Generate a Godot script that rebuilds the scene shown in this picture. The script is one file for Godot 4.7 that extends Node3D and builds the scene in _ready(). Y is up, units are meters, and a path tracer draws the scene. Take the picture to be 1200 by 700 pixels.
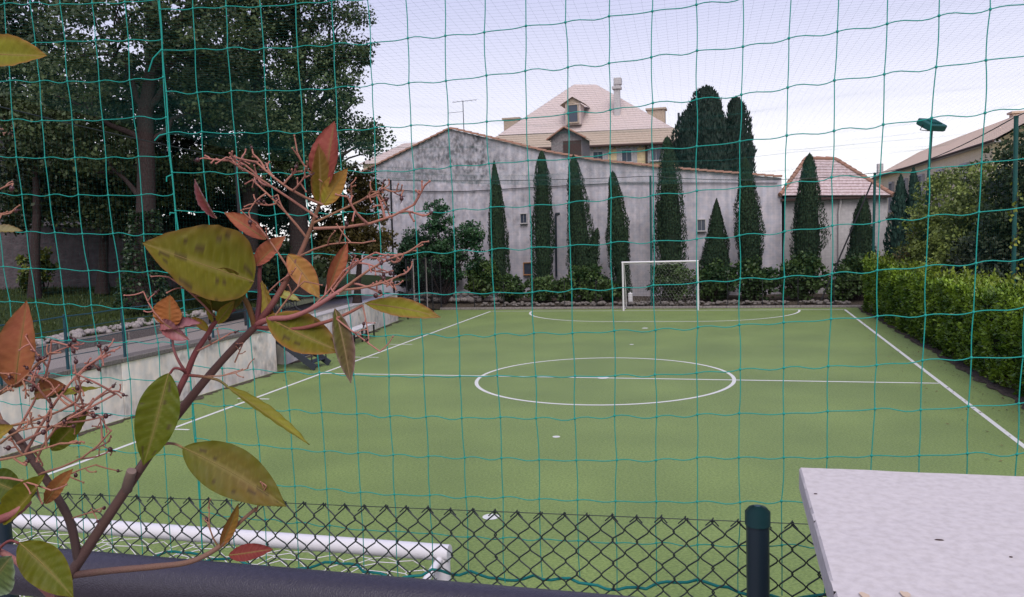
extends Node3D
# A small astroturf pitch seen from the terrace behind its near goal, through the safety net.
# Units are metres; the centre spot is the origin, the far goal lies towards -z.

const TURF_HALF_LENGTH := 15.57
const NET_Z := 16.966
var eye := Vector3(2.9606, 3.5659, 19.1664)
var look := Basis()
var rng := RandomNumberGenerator.new()
var taken := {}
var M := {}
var noise := FastNoiseLite.new()

# ---------------------------------------------------------------- survey helpers
func ray(u: float, v: float) -> Vector3:
	return look * Vector3((u - 600.0) / 966.02, -(v - 350.0) / 966.02, -1.0)
func at(u: float, v: float, depth: float) -> Vector3:
	return eye + ray(u, v) * depth
func at_z(u: float, v: float, z: float) -> Vector3:
	var d := ray(u, v)
	return eye + d * ((z - eye.z) / d.z)
func at_x(u: float, v: float, x: float) -> Vector3:
	var d := ray(u, v)
	return eye + d * ((x - eye.x) / d.x)
func on_ground(u: float, v: float, y := 0.0) -> Vector3:
	var d := ray(u, v)
	return eye + d * ((y - eye.y) / d.y)

# ---------------------------------------------------------------- mesh builder
class Shape:
	var v := PackedVector3Array()
	var n := PackedVector3Array()
	var uv := PackedVector2Array()
	var c := PackedColorArray()
	var i := PackedInt32Array()
	func vert(p: Vector3, nn: Vector3, t := Vector2.ZERO, col := Color.WHITE) -> int:
		v.append(p); n.append(nn); uv.append(t); c.append(col)
		return v.size() - 1
	func tri(a: int, b: int, d: int) -> void:
		i.append(a); i.append(d); i.append(b)
	# corners run anticlockwise as seen from outside
	func quad(a: Vector3, b: Vector3, d: Vector3, e: Vector3, col := Color.WHITE, su := 1.0, sv := 1.0) -> void:
		var nn := (b - a).cross(d - a).normalized()
		if nn == Vector3.ZERO: nn = (d - a).cross(e - a).normalized()
		var k := vert(a, nn, Vector2(0, sv), col)
		vert(b, nn, Vector2(su, sv), col); vert(d, nn, Vector2(su, 0), col); vert(e, nn, Vector2(0, 0), col)
		tri(k, k + 1, k + 2); tri(k, k + 2, k + 3)
	func face(a: Vector3, b: Vector3, d: Vector3, col := Color.WHITE) -> void:
		var nn := (b - a).cross(d - a).normalized()
		var k := vert(a, nn, Vector2(0, 1), col)
		vert(b, nn, Vector2(1, 1), col); vert(d, nn, Vector2(0.5, 0), col)
		tri(k, k + 1, k + 2)
	# a box given by its frame, with chamfered edges when bevel > 0
	func box(at: Vector3, half: Vector3, b := Basis(), col := Color.WHITE, bevel := 0.0) -> void:
		var h := half
		if bevel <= 0.0:
			for ax in 3:
				for s in [-1.0, 1.0]:
					var nn := Vector3.ZERO; nn[ax] = s
					var p := Vector3.ZERO; p[(ax + 1) % 3] = s
					var q := Vector3.ZERO; q[(ax + 2) % 3] = 1
					quad(at + b * ((nn - p - q) * h), at + b * ((nn + p - q) * h), at + b * ((nn + p + q) * h), at + b * ((nn - p + q) * h), col)
			return
		var g := h - Vector3.ONE * bevel
		for ax in 3:
			var a1 := (ax + 1) % 3
			var a2 := (ax + 2) % 3
			for s in [-1.0, 1.0]:
				var cs: Array[Vector3] = []
				for w in [[-1, -1], [1, -1], [1, 1], [-1, 1]]:
					var p := Vector3.ZERO
					p[ax] = s * h[ax]; p[a1] = w[0] * s * g[a1]; p[a2] = w[1] * g[a2]
					cs.append(at + b * p)
				quad(cs[0], cs[1], cs[2], cs[3], col)
			# the chamfer along axis ax
			for s in [-1.0, 1.0]:
				for r in [-1.0, 1.0]:
					var p1 := Vector3.ZERO; var p2 := Vector3.ZERO
					p1[a1] = s * h[a1]; p1[a2] = r * g[a2]
					p2[a1] = s * g[a1]; p2[a2] = r * h[a2]
					var lo := Vector3.ZERO; lo[ax] = -g[ax]
					var hi := Vector3.ZERO; hi[ax] = g[ax]
					if s * r > 0: quad(at + b * (p1 + lo), at + b * (p2 + lo), at + b * (p2 + hi), at + b * (p1 + hi), col)
					else: quad(at + b * (p1 + hi), at + b * (p2 + hi), at + b * (p2 + lo), at + b * (p1 + lo), col)
		for sx in [-1.0, 1.0]:
			for sy in [-1.0, 1.0]:
				for sz in [-1.0, 1.0]:
					var s := Vector3(sx, sy, sz)
					var x := at + b * (s * Vector3(h.x, g.y, g.z)); var y := at + b * (s * Vector3(g.x, h.y, g.z)); var z := at + b * (s * Vector3(g.x, g.y, h.z))
					if sx * sy * sz > 0: face(x, y, z, col)
					else: face(x, z, y, col)
	# a round bar through points; radii is one number or one per point
	func tube(pts: Array, radii: Variant, sides := 6, caps := true, col := Color.WHITE, col_end: Variant = null) -> void:
		var ref := Vector3.UP
		var first := v.size()
		var m := pts.size()
		var side := Vector3.ZERO
		var run := 0.0
		for k in m:
			var p: Vector3 = pts[k]
			var nx: Vector3 = pts[mini(k + 1, m - 1)]
			var pv: Vector3 = pts[maxi(k - 1, 0)]
			var t := (nx - pv).normalized()
			if k > 0: run += p.distance_to(pv)
			if side == Vector3.ZERO:
				ref = Vector3.RIGHT if absf(t.y) > 0.9 else Vector3.UP
				side = ref.cross(t).normalized()
			side = (side - t * side.dot(t)).normalized()
			var up := t.cross(side)
			var r: float = radii[k] if radii is Array or radii is PackedFloat32Array else radii
			var cc: Color = col if col_end == null else col.lerp(col_end, k / float(maxi(m - 1, 1)))
			for s in sides + 1:
				var a := TAU * s / sides
				var d := side * cos(a) + up * sin(a)
				vert(p + d * r, d, Vector2(s / float(sides), run), cc)
		var w := sides + 1
		for k in m - 1:
			for s in sides:
				var a := first + k * w + s
				tri(a, a + 1, a + w + 1); tri(a, a + w + 1, a + w)
		if caps:
			for e in 2:
				var p: Vector3 = pts[0 if e == 0 else m - 1]
				var q: Vector3 = pts[1 if e == 0 else m - 2]
				var nn := (p - q).normalized()
				var base := first if e == 0 else first + (m - 1) * w
				var k := vert(p, nn, Vector2.ZERO, c[base])
				for s in sides + 1: vert(v[base + s], nn, Vector2.ZERO, c[base])
				for s in sides:
					if e == 0: tri(k, k + 2 + s, k + 1 + s)
					else: tri(k, k + 1 + s, k + 2 + s)
	func ball(p: Vector3, r: Vector3, col := Color.WHITE, rows := 5, cols := 8) -> void:
		var first := v.size()
		for a in rows + 1:
			for b in cols + 1:
				var th := PI * a / rows
				var ph := TAU * b / cols
				var d := Vector3(sin(th) * cos(ph), cos(th), sin(th) * sin(ph))
				vert(p + d * r, (d / r).normalized(), Vector2(b / float(cols), a / float(rows)), col)
		for a in rows:
			for b in cols:
				var k := first + a * (cols + 1) + b
				tri(k, k + 1, k + cols + 2); tri(k, k + cols + 2, k + cols + 1)
	# one leaf: a folded diamond
	func leaf(p: Vector3, dir: Vector3, side: Vector3, l: float, w: float, col: Color, fold := 0.15) -> void:
		var up := dir.cross(side).normalized()
		var m := p + dir * (l * 0.45)
		var tip := p + dir * l - up * (l * 0.12)
		var a := m + side * w + up * (w * fold)
		var b := m - side * w + up * (w * fold)
		var k := vert(p, up, Vector2.ZERO, col)
		vert(b, (up + side * 0.25).normalized(), Vector2.ZERO, col); vert(tip, up, Vector2.ZERO, col); vert(a, (up - side * 0.25).normalized(), Vector2.ZERO, col)
		tri(k, k + 1, k + 2); tri(k, k + 2, k + 3)
	func mesh() -> ArrayMesh:
		var arr := []
		arr.resize(Mesh.ARRAY_MAX)
		arr[Mesh.ARRAY_VERTEX] = v; arr[Mesh.ARRAY_NORMAL] = n; arr[Mesh.ARRAY_TEX_UV] = uv; arr[Mesh.ARRAY_COLOR] = c; arr[Mesh.ARRAY_INDEX] = i
		var am := ArrayMesh.new()
		am.add_surface_from_arrays(Mesh.PRIMITIVE_TRIANGLES, arr)
		return am

# ---------------------------------------------------------------- object helpers
func numbered(called: String) -> String:
	if not taken.has(called):
		taken[called] = 0
		return called
	taken[called] += 1
	return "%s_%03d" % [called, taken[called]]
func tag(o: Node, label: String, category: String, group := "") -> Node:
	o.set_meta("label", label); o.set_meta("category", category)
	if group != "": o.set_meta("group", group)
	return o
func thing(called: String, label: String, category: String, where := Vector3.ZERO, group := "") -> Node3D:
	var o := Node3D.new()
	o.name = numbered(called)
	add_child(o)
	o.position = where
	tag(o, label, category, group)
	return o
# commits a shape whose points are in world metres as one named mesh; the parent's place is taken off
func put(called: String, sh: Shape, material: Material, parent: Node = null, kind := "") -> MeshInstance3D:
	var o := MeshInstance3D.new()
	if parent == null:
		o.name = numbered(called); add_child(o)
	else:
		o.name = called; parent.add_child(o, true)
		var off := Vector3.ZERO
		var p: Node = parent
		while p is Node3D and p != self:
			off += (p as Node3D).position; p = p.get_parent()
		if off != Vector3.ZERO:
			for k in sh.v.size(): sh.v[k] -= off
	o.mesh = sh.mesh()
	o.material_override = material
	if kind != "": o.set_meta("kind", kind)
	return o
func lin(r: float, g: float, b: float) -> Color:
	return Color(r, g, b).linear_to_srgb()

# ---------------------------------------------------------------- materials
func noise_tex(freq: float, lo: Color, hi: Color, size := 512, octaves := 4, seed_ := 1, mid: Variant = null, normal := false, bump := 4.0) -> NoiseTexture2D:
	var f := FastNoiseLite.new()
	f.noise_type = FastNoiseLite.TYPE_SIMPLEX_SMOOTH
	f.frequency = freq; f.fractal_octaves = octaves; f.seed = seed_
	var t := NoiseTexture2D.new()
	t.width = size; t.height = size; t.seamless = true; t.noise = f
	if normal:
		t.as_normal_map = true; t.bump_strength = bump
	else:
		var g := Gradient.new()
		g.set_color(0, lo); g.set_color(1, hi)
		if mid != null: g.add_point(0.5, mid)
		t.color_ramp = g
	return t
func mat(called: String, albedo: Color, rough := 0.8, spec := 0.3) -> StandardMaterial3D:
	var m := StandardMaterial3D.new()
	m.resource_name = called
	m.albedo_color = albedo; m.roughness = rough; m.metallic_specular = spec
	M[called] = m
	return m
func tri_mat(called: String, lo: Color, hi: Color, scale_: float, rough := 0.9, freq := 0.02, bump := 3.0, mid: Variant = null, seed_ := 3) -> StandardMaterial3D:
	var m := mat(called, Color.WHITE, rough, 0.25)
	m.albedo_texture = noise_tex(freq, lo, hi, 512, 5, seed_, mid)
	m.normal_enabled = true
	m.normal_texture = noise_tex(freq * 3.0, lo, hi, 512, 4, seed_ + 5, null, true, bump)
	m.uv1_triplanar = true; m.uv1_world_triplanar = true
	m.uv1_scale = Vector3.ONE * scale_
	return m
func leaf_mat(called: String, back := 0.25, rough := 0.5) -> StandardMaterial3D:
	var m := mat(called, Color.WHITE, rough, 0.35)
	m.vertex_color_use_as_albedo = true
	m.cull_mode = BaseMaterial3D.CULL_DISABLED
	m.backlight_enabled = true; m.backlight = Color(back, back, back * 0.5)
	return m
func fbm(x: float, y: float, z := 0.0) -> float:
	return noise.get_noise_3d(x, y, z)

func stucco_image(w: int, h: int, size: Vector2, base: Color, mould: Array, streaks: float, seed_: int) -> ImageTexture:
	# aged render: fine mottling, pale patches, run-off streaks below the coping and mould where it is listed
	var im := Image.create(w, h, false, Image.FORMAT_RGB8)
	var f := FastNoiseLite.new(); f.seed = seed_; f.frequency = 1.0; f.fractal_octaves = 4
	for y in h:
		for x in w:
			var p := Vector2(size.x * x / w, size.y * (1.0 - y / float(h)))
			var a := f.get_noise_2d(p.x * 0.55, p.y * 0.55)
			var b := f.get_noise_2d(p.x * 3.1 + 40.0, p.y * 3.1)
			var s := f.get_noise_2d(p.x * 2.6, p.y * 0.16 + 90.0)
			var hi := p.y / size.y
			var k := 1.0 + a * 0.11 + b * 0.06 + s * streaks * (.6 + hi)
			for q in mould:
				var d: float = (p - q[0]).length() / q[1]
				var e: float = clampf(1.25 - d + f.get_noise_2d(p.x * 1.3 + 7.0, p.y * 1.3) * 1.1, 0.0, 1.0)
				var grit: float = clampf(0.6 + f.get_noise_2d(p.x * 5.0, p.y * 3.0 + 33.0) * 1.0, 0.0, 1.0)
				k *= 1.0 - q[2] * e * grit
			var warm := 1.0 + b * 0.03
			im.set_pixel(x, y, Color(clampf(base.r * k * warm, 0, 1), clampf(base.g * k, 0, 1), clampf(base.b * k / warm, 0, 1)))
	im.generate_mipmaps()
	return ImageTexture.create_from_image(im)

func make_materials() -> void:
	# artificial grass: short fibres over a broad mottling of wear
	var turf := mat("turf", Color.WHITE, 0.6, 0.35)
	turf.rim_enabled = true; turf.rim = 0.25; turf.rim_tint = 0.6
	turf.albedo_texture = noise_tex(0.035, lin(.108, .168, .026), lin(.275, .362, .086), 1024, 4, 11, lin(.185, .258, .053))
	turf.uv1_scale = Vector3(11, 22, 1)
	turf.normal_enabled = true; turf.normal_scale = 0.4
	turf.normal_texture = noise_tex(0.12, Color.BLACK, Color.WHITE, 1024, 3, 12, null, true, 6.0)
	turf.detail_enabled = true; turf.detail_blend_mode = BaseMaterial3D.BLEND_MODE_MUL
	turf.detail_albedo = noise_tex(0.012, Color(.84, .86, .82), Color(1, 1, 1), 512, 5, 14)
	turf.detail_uv_layer = BaseMaterial3D.DETAIL_UV_2
	turf.uv2_scale = Vector3(1, 1, 1)
	mat("line_paint", lin(.60, .60, .57), 0.9, 0.1)
	tri_mat("soil", lin(.045, .036, .028), lin(.14, .115, .09), 0.5, 0.95, 0.03, 6.0)
	tri_mat("far_ground", lin(.05, .06, .03), lin(.12, .12, .07), 0.2, 0.95, 0.02, 3.0)
	tri_mat("grass", lin(.018, .030, .009), lin(.048, .070, .020), 0.8, 0.95, 0.05, 8.0)
	tri_mat("kerb_concrete", lin(.16, .14, .135), lin(.33, .30, .29), 0.6, 0.9, 0.03, 3.0)
	tri_mat("gravel", lin(.20, .17, .155), lin(.48, .43, .40), 1.2, 0.95, 0.06, 8.0)
	tri_mat("cap_stone", lin(.115, .10, .092), lin(.25, .225, .21), 0.9, 0.9, 0.04, 4.0)
	tri_mat("rubble", lin(.15, .13, .125), lin(.44, .40, .39), 1.1, 0.95, 0.03, 6.0)
	tri_mat("garden_wall", lin(.07, .057, .064), lin(.135, .113, .122), 0.3, 0.95, 0.02, 3.0)
	tri_mat("bark", lin(.020, .014, .014), lin(.095, .068, .066), 1.6, 0.95, 0.03, 12.0)
	(M.bark as StandardMaterial3D).uv1_scale = Vector3(2.6, 0.55, 2.6)
	var slab := tri_mat("slab_stone", lin(.40, .355, .345), lin(.54, .495, .485), 2.2, 0.85, 0.10, 2.5, lin(.47, .425, .415))
	slab.normal_scale = 0.25
	slab.albedo_texture = noise_tex(0.03, lin(.46, .415, .40), lin(.58, .53, .52), 1024, 8, 41, lin(.525, .478, .468))
	slab.normal_texture = noise_tex(0.03, Color.BLACK, Color.WHITE, 1024, 6, 43, null, true, 3.0)
	slab.uv1_scale = Vector3.ONE * 1.3
	mat("slab_side", lin(.30, .265, .27), 0.9, 0.2)
	mat("rust", lin(.53, .41, .31), 0.9, 0.1)
	mat("dark_speck", lin(.06, .04, .04), 0.9, 0.1)
	mat("cord", lin(.014, .26, .215), 0.55, 0.3)
	mat("rope", lin(.006, .13, .125), 0.6, 0.3)
	mat("fine_net", lin(.02, .11, .10), 0.7, 0.2)
	mat("wire", lin(.012, .020, .018), 0.45, 0.5)
	mat("navy_paint", lin(.010, .022, .034), 0.38, 0.5)
	mat("green_paint", lin(.008, .07, .065), 0.45, 0.4)
	mat("cap_plastic", lin(.010, .042, .048), 0.45, 0.4)
	mat("rail_paint", lin(.014, .055, .075), 0.5, 0.4)
	var pipe := tri_mat("pipe_paint", lin(.024, .020, .030), lin(.042, .036, .052), 3.0, 0.42, 0.05, 1.5)
	pipe.metallic_specular = 0.5
	mat("white_paint", lin(.62, .60, .62), 0.4, 0.4)
	mat("white_rope", lin(.58, .56, .56), 0.8, 0.2)
	mat("steel", lin(.03, .036, .05), 0.5, 0.4)
	mat("dark_iron", lin(.02, .02, .024), 0.6, 0.4)
	mat("window_dark", lin(.05, .06, .09), 0.12, 0.5)
	mat("window_frame", lin(.45, .43, .43), 0.7, 0.3)
	mat("wood_orange", lin(.36, .19, .10), 0.8, 0.2)
	tri_mat("clay_tile", lin(.22, .105, .07), lin(.44, .27, .21), 2.5, 0.9, 0.03, 3.0)
	tri_mat("pale_tile", lin(.46, .37, .345), lin(.62, .53, .505), 0.35, 0.95, 0.04, 4.0)
	tri_mat("tan_tile", lin(.36, .28, .215), lin(.49, .40, .325), 0.3, 0.95, 0.04, 4.0)
	tri_mat("patchy_tile", lin(.33, .225, .21), lin(.64, .545, .54), 0.55, 0.95, 0.022, 4.0, lin(.50, .40, .395))
	tri_mat("tan_far_tile", lin(.50, .37, .28), lin(.68, .54, .43), 0.5, 0.95, 0.04, 4.0)
	tri_mat("yellow_wall", lin(.66, .51, .28), lin(.78, .63, .39), 0.2, 0.95, 0.02, 1.0)
	tri_mat("cream_wall", lin(.78, .66, .45), lin(.84, .73, .53), 0.2, 0.95, 0.02, 1.0)
	tri_mat("white_plaster", lin(.55, .53, .53), lin(.72, .70, .69), 0.4, 0.95, 0.02, 1.0)
	mat("gutter", lin(.07, .04, .035), 0.7, 0.3)
	mat("dark_wood", lin(.07, .045, .042), 0.9, 0.2)
	tri_mat("grey_gable", lin(.16, .14, .14), lin(.30, .27, .27), 0.4, 0.95, 0.03, 2.0)
	leaf_mat("leaves", 0.35)
	leaf_mat("laurel", 0.22, 0.32)
	leaf_mat("conifer", 0.08, 0.8)
	leaf_mat("photinia", 0.36, 0.46)
	(M.photinia as StandardMaterial3D).metallic_specular = 0.22
	var stem := mat("stem", Color.WHITE, 0.6, 0.3)
	stem.vertex_color_use_as_albedo = true
	stem.normal_enabled = true
	stem.normal_texture = noise_tex(0.06, Color.BLACK, Color.WHITE, 256, 3, 77, null, true, 3.0)
	stem.uv1_triplanar = true; stem.uv1_scale = Vector3(25, 25, 25)
	mat("berry", lin(.05, .012, .012), 0.35, 0.5)
	var sw := mat("shed_stucco", Color.WHITE, 0.95, 0.15)
	# mould spots in metres from the wall's lower left corner (x -16.4, y -0.2)
	sw.albedo_texture = stucco_image(1024, 440, Vector2(22, 9.4), lin(.47, .445, .49),
		[[Vector2(5.6, 7.9), 1.4, .22], [Vector2(3.2, 7.2), 2.0, .12], [Vector2(7.4, 7.6), 1.5, .12], [Vector2(7.2, 7.0), .45, .35], [Vector2(7.15, 8.2), .4, .35], [Vector2(7.15, 6.2), .35, .25], [Vector2(10.6, 6.7), 2.6, .08], [Vector2(5.0, 6.2), 3.6, .14], [Vector2(15, 5.6), 3.0, .08]], .10, 5)
	var rw := mat("panel_concrete", Color.WHITE, 0.95, 0.15)
	rw.albedo_texture = stucco_image(512, 512, Vector2(3, 1.4), lin(.78, .70, .64), [[Vector2(.6, 1.5), .6, .3], [Vector2(2.3, 1.5), .45, .26], [Vector2(1.5, -.1), .9, .2]], .09, 9)

# ---------------------------------------------------------------- small builders
func pole(called: String, label: String, category: String, a: Vector3, b: Vector3, r: float, material: Material, group := "") -> Node3D:
	var t := thing(called, label, category, a, group)
	var s := Shape.new(); s.tube([a, b], r, 12); put("shaft", s, material, t)
	var c := Shape.new(); var d := (b - a).normalized()
	c.tube([b - d * 0.03, b + d * 0.006, b + d * 0.016, b + d * 0.021], [r * 1.1, r * 1.1, r * 0.8, r * 0.3], 12); put("cap", c, M.cap_plastic if material == M.navy_paint else material, t)
	return t
func rand_dir() -> Vector3:
	var z := rng.randf_range(-1, 1)
	var a := rng.randf() * TAU
	var r := sqrt(1.0 - z * z)
	return Vector3(r * cos(a), z, r * sin(a))
# leaf clumps scattered through an ellipsoid; clumps keep to its outer part so that gaps stay between them
func clumps(sh: Shape, centre: Vector3, rad: Vector3, count: int, per_: int, spread: float, size: float, dark: Color, light: Color, droop := 0.2) -> void:
	var per := int(per_ * 1.35)
	for k in count:
		var d := rand_dir() * pow(rng.randf(), 0.42)
		var c := centre + d * rad
		var tone := clampf(rng.randf() * 0.9 + fbm(c.x * 9.0, c.y * 9.0, c.z * 9.0) * 0.5, 0.0, 1.0)
		var col := dark.lerp(light, tone)
		var cs := spread * rng.randf_range(0.6, 1.35)
		for j in per:
			var o := rand_dir() * (cs * pow(rng.randf(), 0.5)); o.y *= 0.65
			var dir := (rand_dir() + o.normalized() * 0.5 + Vector3.DOWN * droop).normalized()
			var side := dir.cross(rand_dir()).normalized()
			var s := size * rng.randf_range(0.65, 1.35)
			var cc := col * rng.randf_range(0.75, 1.25); cc.a = 1.0
			sh.leaf(c + o, dir, side, s, s * 0.36, cc)
func limb(s: Shape, a: Vector3, b: Vector3, r0: float, r1: float, wob := 0.12) -> void:
	var pts := []; var rr := []
	for k in 7:
		var t := k / 6.0
		var p := a.lerp(b, t)
		var w := a.distance_to(b) * wob * sin(t * PI)
		p += Vector3(fbm(p.x * 30, p.y * 30, 3), 0.4 * fbm(p.y * 30, p.z * 30, 9), fbm(p.z * 30, p.x * 30, 17)) * w * 2.0
		pts.append(p); rr.append(lerpf(r0, r1, t))
	s.tube(pts, rr, 7)
# a broadleaf tree: trunk, limbs to every mass of the crown, leaves in clumps
func tree(called: String, label: String, base: Vector3, top: Vector3, r: float, masses: Array, size: float, dark: Color, light: Color, group: String, spread := 0.42, category := "tree") -> Node3D:
	var t := thing(called, label, category, base, group)
	var s := Shape.new()
	var pts := []; var rr := []
	for k in 12:
		var f := k / 11.0
		var p := base.lerp(top, f)
		p += Vector3(fbm(p.y * 18, base.x * 9, 1), 0, fbm(p.y * 18, base.z * 9, 5)) * 0.45 * f
		pts.append(p)
		rr.append(r * (1.0 - 0.62 * f) * (1.0 + 0.55 * exp(-f * 16.0)))
	s.tube(pts, rr, 12)
	put("trunk", s, M.bark, t)
	var b := Shape.new()
	var crown := Shape.new()
	for m in masses:
		var c: Vector3 = m[0]
		var f := clampf((c.y - base.y) / maxf(top.y - base.y, 0.1) * 0.8, 0.15, 0.95)
		limb(b, pts[int(f * 11)], c, r * 0.32, r * 0.07)
		for q in 3:
			var e: Vector3 = c + rand_dir() * (m[1] as Vector3) * 0.75
			limb(b, pts[int(f * 11)].lerp(c, 0.6), e, r * 0.12, r * 0.03)
		clumps(crown, c, m[1], m[2], m[3], spread, size, dark, light)
	put("limbs", b, M.bark, t)
	put("crown", crown, M.leaves, t)
	return t
# a cypress: a column of upright sprays round a dark woody heart
func cypress(label: String, base: Vector3, top: Vector3, width: float, belly := 0.3, sprays := 2600, spur: Variant = null, size := 0.2, dark := Color(.014, .028, .016), light := Color(.034, .058, .028), group := "row of cypresses behind the far goal", taper := 0.62) -> Node3D:
	var t := thing("cypress", label, "cypress", base, group)
	var h := top.y - base.y
	var s := Shape.new()
	s.tube([base - Vector3(0, 0.1, 0), base + Vector3(0, h * 0.15, 0), base.lerp(top, 0.5)], [0.11, 0.09, 0.04], 8)
	put("trunk", s, M.bark, t)
	var c := Shape.new()
	var cols := [[base, top, width * 0.5, sprays]]
	if spur != null: cols.append(spur)
	for q in cols:
		var a: Vector3 = q[0]; var z: Vector3 = q[1]; var r: float = q[2]; var hh := z.y - a.y
		var core := []; var cr := []
		for k in 9:
			var f := 0.09 + 0.88 * k / 8.0
			core.append(a.lerp(z, f)); cr.append(r * 0.68 * column(f, belly, taper))
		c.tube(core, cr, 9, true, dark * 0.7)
		for k in int(q[3]):
			var f := pow(rng.randf(), 0.86) * 0.97 + 0.035
			var ang := rng.randf() * TAU
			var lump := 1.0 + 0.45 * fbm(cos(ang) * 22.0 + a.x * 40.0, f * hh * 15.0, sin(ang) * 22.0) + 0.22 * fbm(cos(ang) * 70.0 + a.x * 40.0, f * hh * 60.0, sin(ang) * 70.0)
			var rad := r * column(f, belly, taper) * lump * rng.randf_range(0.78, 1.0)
			var out := Vector3(cos(ang), 0, sin(ang))
			var p := a.lerp(z, f) + out * rad
			var dir := (Vector3.UP * 1.5 + out * rng.randf_range(-0.1, 0.55) + rand_dir() * 0.35).normalized()
			var side := dir.cross(out + rand_dir() * 0.6).normalized()
			var l := size * rng.randf_range(0.55, 1.25) * (1.0 - 0.35 * f)
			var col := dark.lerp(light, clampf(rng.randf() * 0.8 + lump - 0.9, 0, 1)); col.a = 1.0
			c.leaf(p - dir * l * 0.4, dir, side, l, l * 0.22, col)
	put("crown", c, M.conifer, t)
	return t
func column(f: float, belly: float, taper: float) -> float:
	var up := clampf((1.0 - f) / (1.0 - belly), 0.0, 1.0)
	var low := clampf(f / belly, 0.0, 1.0)
	return pow(up, taper) if f > belly else 0.42 + 0.58 * sqrt(low)
func shrub(called: String, label: String, base: Vector3, r: Vector3, count: int, per: int, size: float, dark: Color, light: Color, group := "", material := "leaves", stems := 5) -> Node3D:
	var t := thing(called, label, "shrub", base, group)
	var s := Shape.new()
	for k in stems:
		var e := base + Vector3(rng.randf_range(-.6, .6) * r.x, r.y * rng.randf_range(.8, 1.5), rng.randf_range(-.6, .6) * r.z)
		limb(s, base + Vector3(rng.randf_range(-.08, .08), -0.05, rng.randf_range(-.08, .08)), e, 0.03, 0.01)
	put("stems", s, M.bark, t)
	var c := Shape.new()
	clumps(c, base + Vector3(0, r.y * 1.1, 0), r, count, per, minf(r.x, r.y) * 0.32, size, dark, light, 0.0)
	put("foliage", c, M[material], t)
	return t
# a roof plane laid in stepped courses from the eave (a, b) up to the ridge (d, c)
func courses(sh: Shape, a: Vector3, b: Vector3, c: Vector3, d: Vector3, rows: int, step := 0.05) -> void:
	var nn := (b - a).cross(d - a).normalized()
	if nn == Vector3.ZERO: nn = (b - a).cross(c - a).normalized()
	for k in rows:
		var f0 := k / float(rows); var f1 := (k + 1) / float(rows)
		var l0 := a.lerp(d, f0) + nn * step; var r0 := b.lerp(c, f0) + nn * step
		var l1 := a.lerp(d, f1); var r1 := b.lerp(c, f1)
		sh.quad(l0, r0, r1, l1)
		sh.quad(l0 - nn * step, r0 - nn * step, r0, l0)
func window(parent: Node, centre: Vector3, half: Vector2, out: Vector3, frame: Material, depth := 0.05, bars := 1) -> void:
	var right := Vector3.UP.cross(out).normalized()
	var b := Basis(right, Vector3.UP, out)
	var w := Node3D.new(); w.name = "window"; parent.add_child(w, true)
	w.position = centre - (parent as Node3D).position
	var f := Shape.new()
	var fw := minf(half.x, half.y) * 0.22
	for s in [-1.0, 1.0]:
		f.box(centre + right * s * (half.x + fw * 0.5), Vector3(fw * 0.5, half.y + fw, depth), b)
		f.box(centre + Vector3.UP * s * (half.y + fw * 0.5), Vector3(half.x, fw * 0.5, depth), b)
	put("frame", f, frame, w)
	var p := Shape.new()
	p.box(centre - out * depth * 0.4, Vector3(half.x, half.y, depth * 0.5), b)
	put("pane", p, M.window_dark, w)
	var g := Shape.new()
	for k in bars:
		g.box(centre + right * half.x * (2.0 * (k + 1) / (bars + 1) - 1.0) + out * depth * 0.35, Vector3(fw * 0.16, half.y, depth * 0.2), b)
	if bars > 0: put("glazing_bar", g, frame, w)
	var sl := Shape.new()
	sl.box(centre + Vector3.DOWN * (half.y + fw * 1.15) + out * depth * 0.5, Vector3(half.x + fw * 1.4, fw * 0.14, depth * 1.5), b)
	put("sill", sl, frame, w)

# ================================================================ the scene
func _ready() -> void:
	rng.seed = 20240611
	noise.seed = 4; noise.frequency = 0.02; noise.fractal_octaves = 3
	look = Basis(Vector3.UP, 0.2616) * Basis(Vector3.RIGHT, -0.0833) * Basis(Vector3.BACK, -0.0315)
	var cam := Camera3D.new()
	cam.name = "camera"
	add_child(cam)
	cam.transform = Transform3D(look, eye)
	cam.fov = rad_to_deg(2.0 * atan(350.0 / 966.02))
	cam.near = 0.05; cam.far = 900.0
	cam.current = true
	var env := Environment.new()
	env.tonemap_mode = Environment.TONE_MAPPER_LINEAR
	env.tonemap_exposure = 1.75
	env.background_mode = Environment.BG_SKY
	var sm := ProceduralSkyMaterial.new()
	sm.sky_top_color = Color(0.455, 0.49, 0.68)
	sm.sky_horizon_color = Color(0.93, 0.92, 0.91)
	sm.sky_curve = 0.15
	sm.sky_energy_multiplier = 1.0
	sm.ground_bottom_color = Color(0.25, 0.25, 0.2)
	sm.ground_horizon_color = Color(0.8, 0.8, 0.8)
	sm.sun_angle_max = 1.0
	var sky := Sky.new(); sky.sky_material = sm
	env.sky = sky
	env.ambient_light_source = Environment.AMBIENT_SOURCE_SKY
	env.sdfgi_enabled = true; env.ssao_enabled = true; env.ssil_enabled = true
	var we := WorldEnvironment.new(); we.name = "environment"; we.environment = env
	add_child(we)
	var sun := DirectionalLight3D.new()
	sun.name = "sun"
	sun.light_color = Color(1.0, 0.98, 0.985)
	sun.light_energy = 0.5
	sun.light_angular_distance = 40.0
	sun.shadow_enabled = true
	add_child(sun)
	sun.rotation = Vector3(deg_to_rad(-50), deg_to_rad(17), 0)

	make_materials()
	build_ground()
	build_left_side()
	build_shed()
	build_far_houses()
	build_back_planting()
	build_right_side()
	build_left_trees()
	build_pitch_netting()
	build_goals()
	build_near_fence()
	build_safety_net()
	build_photinia()

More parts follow.
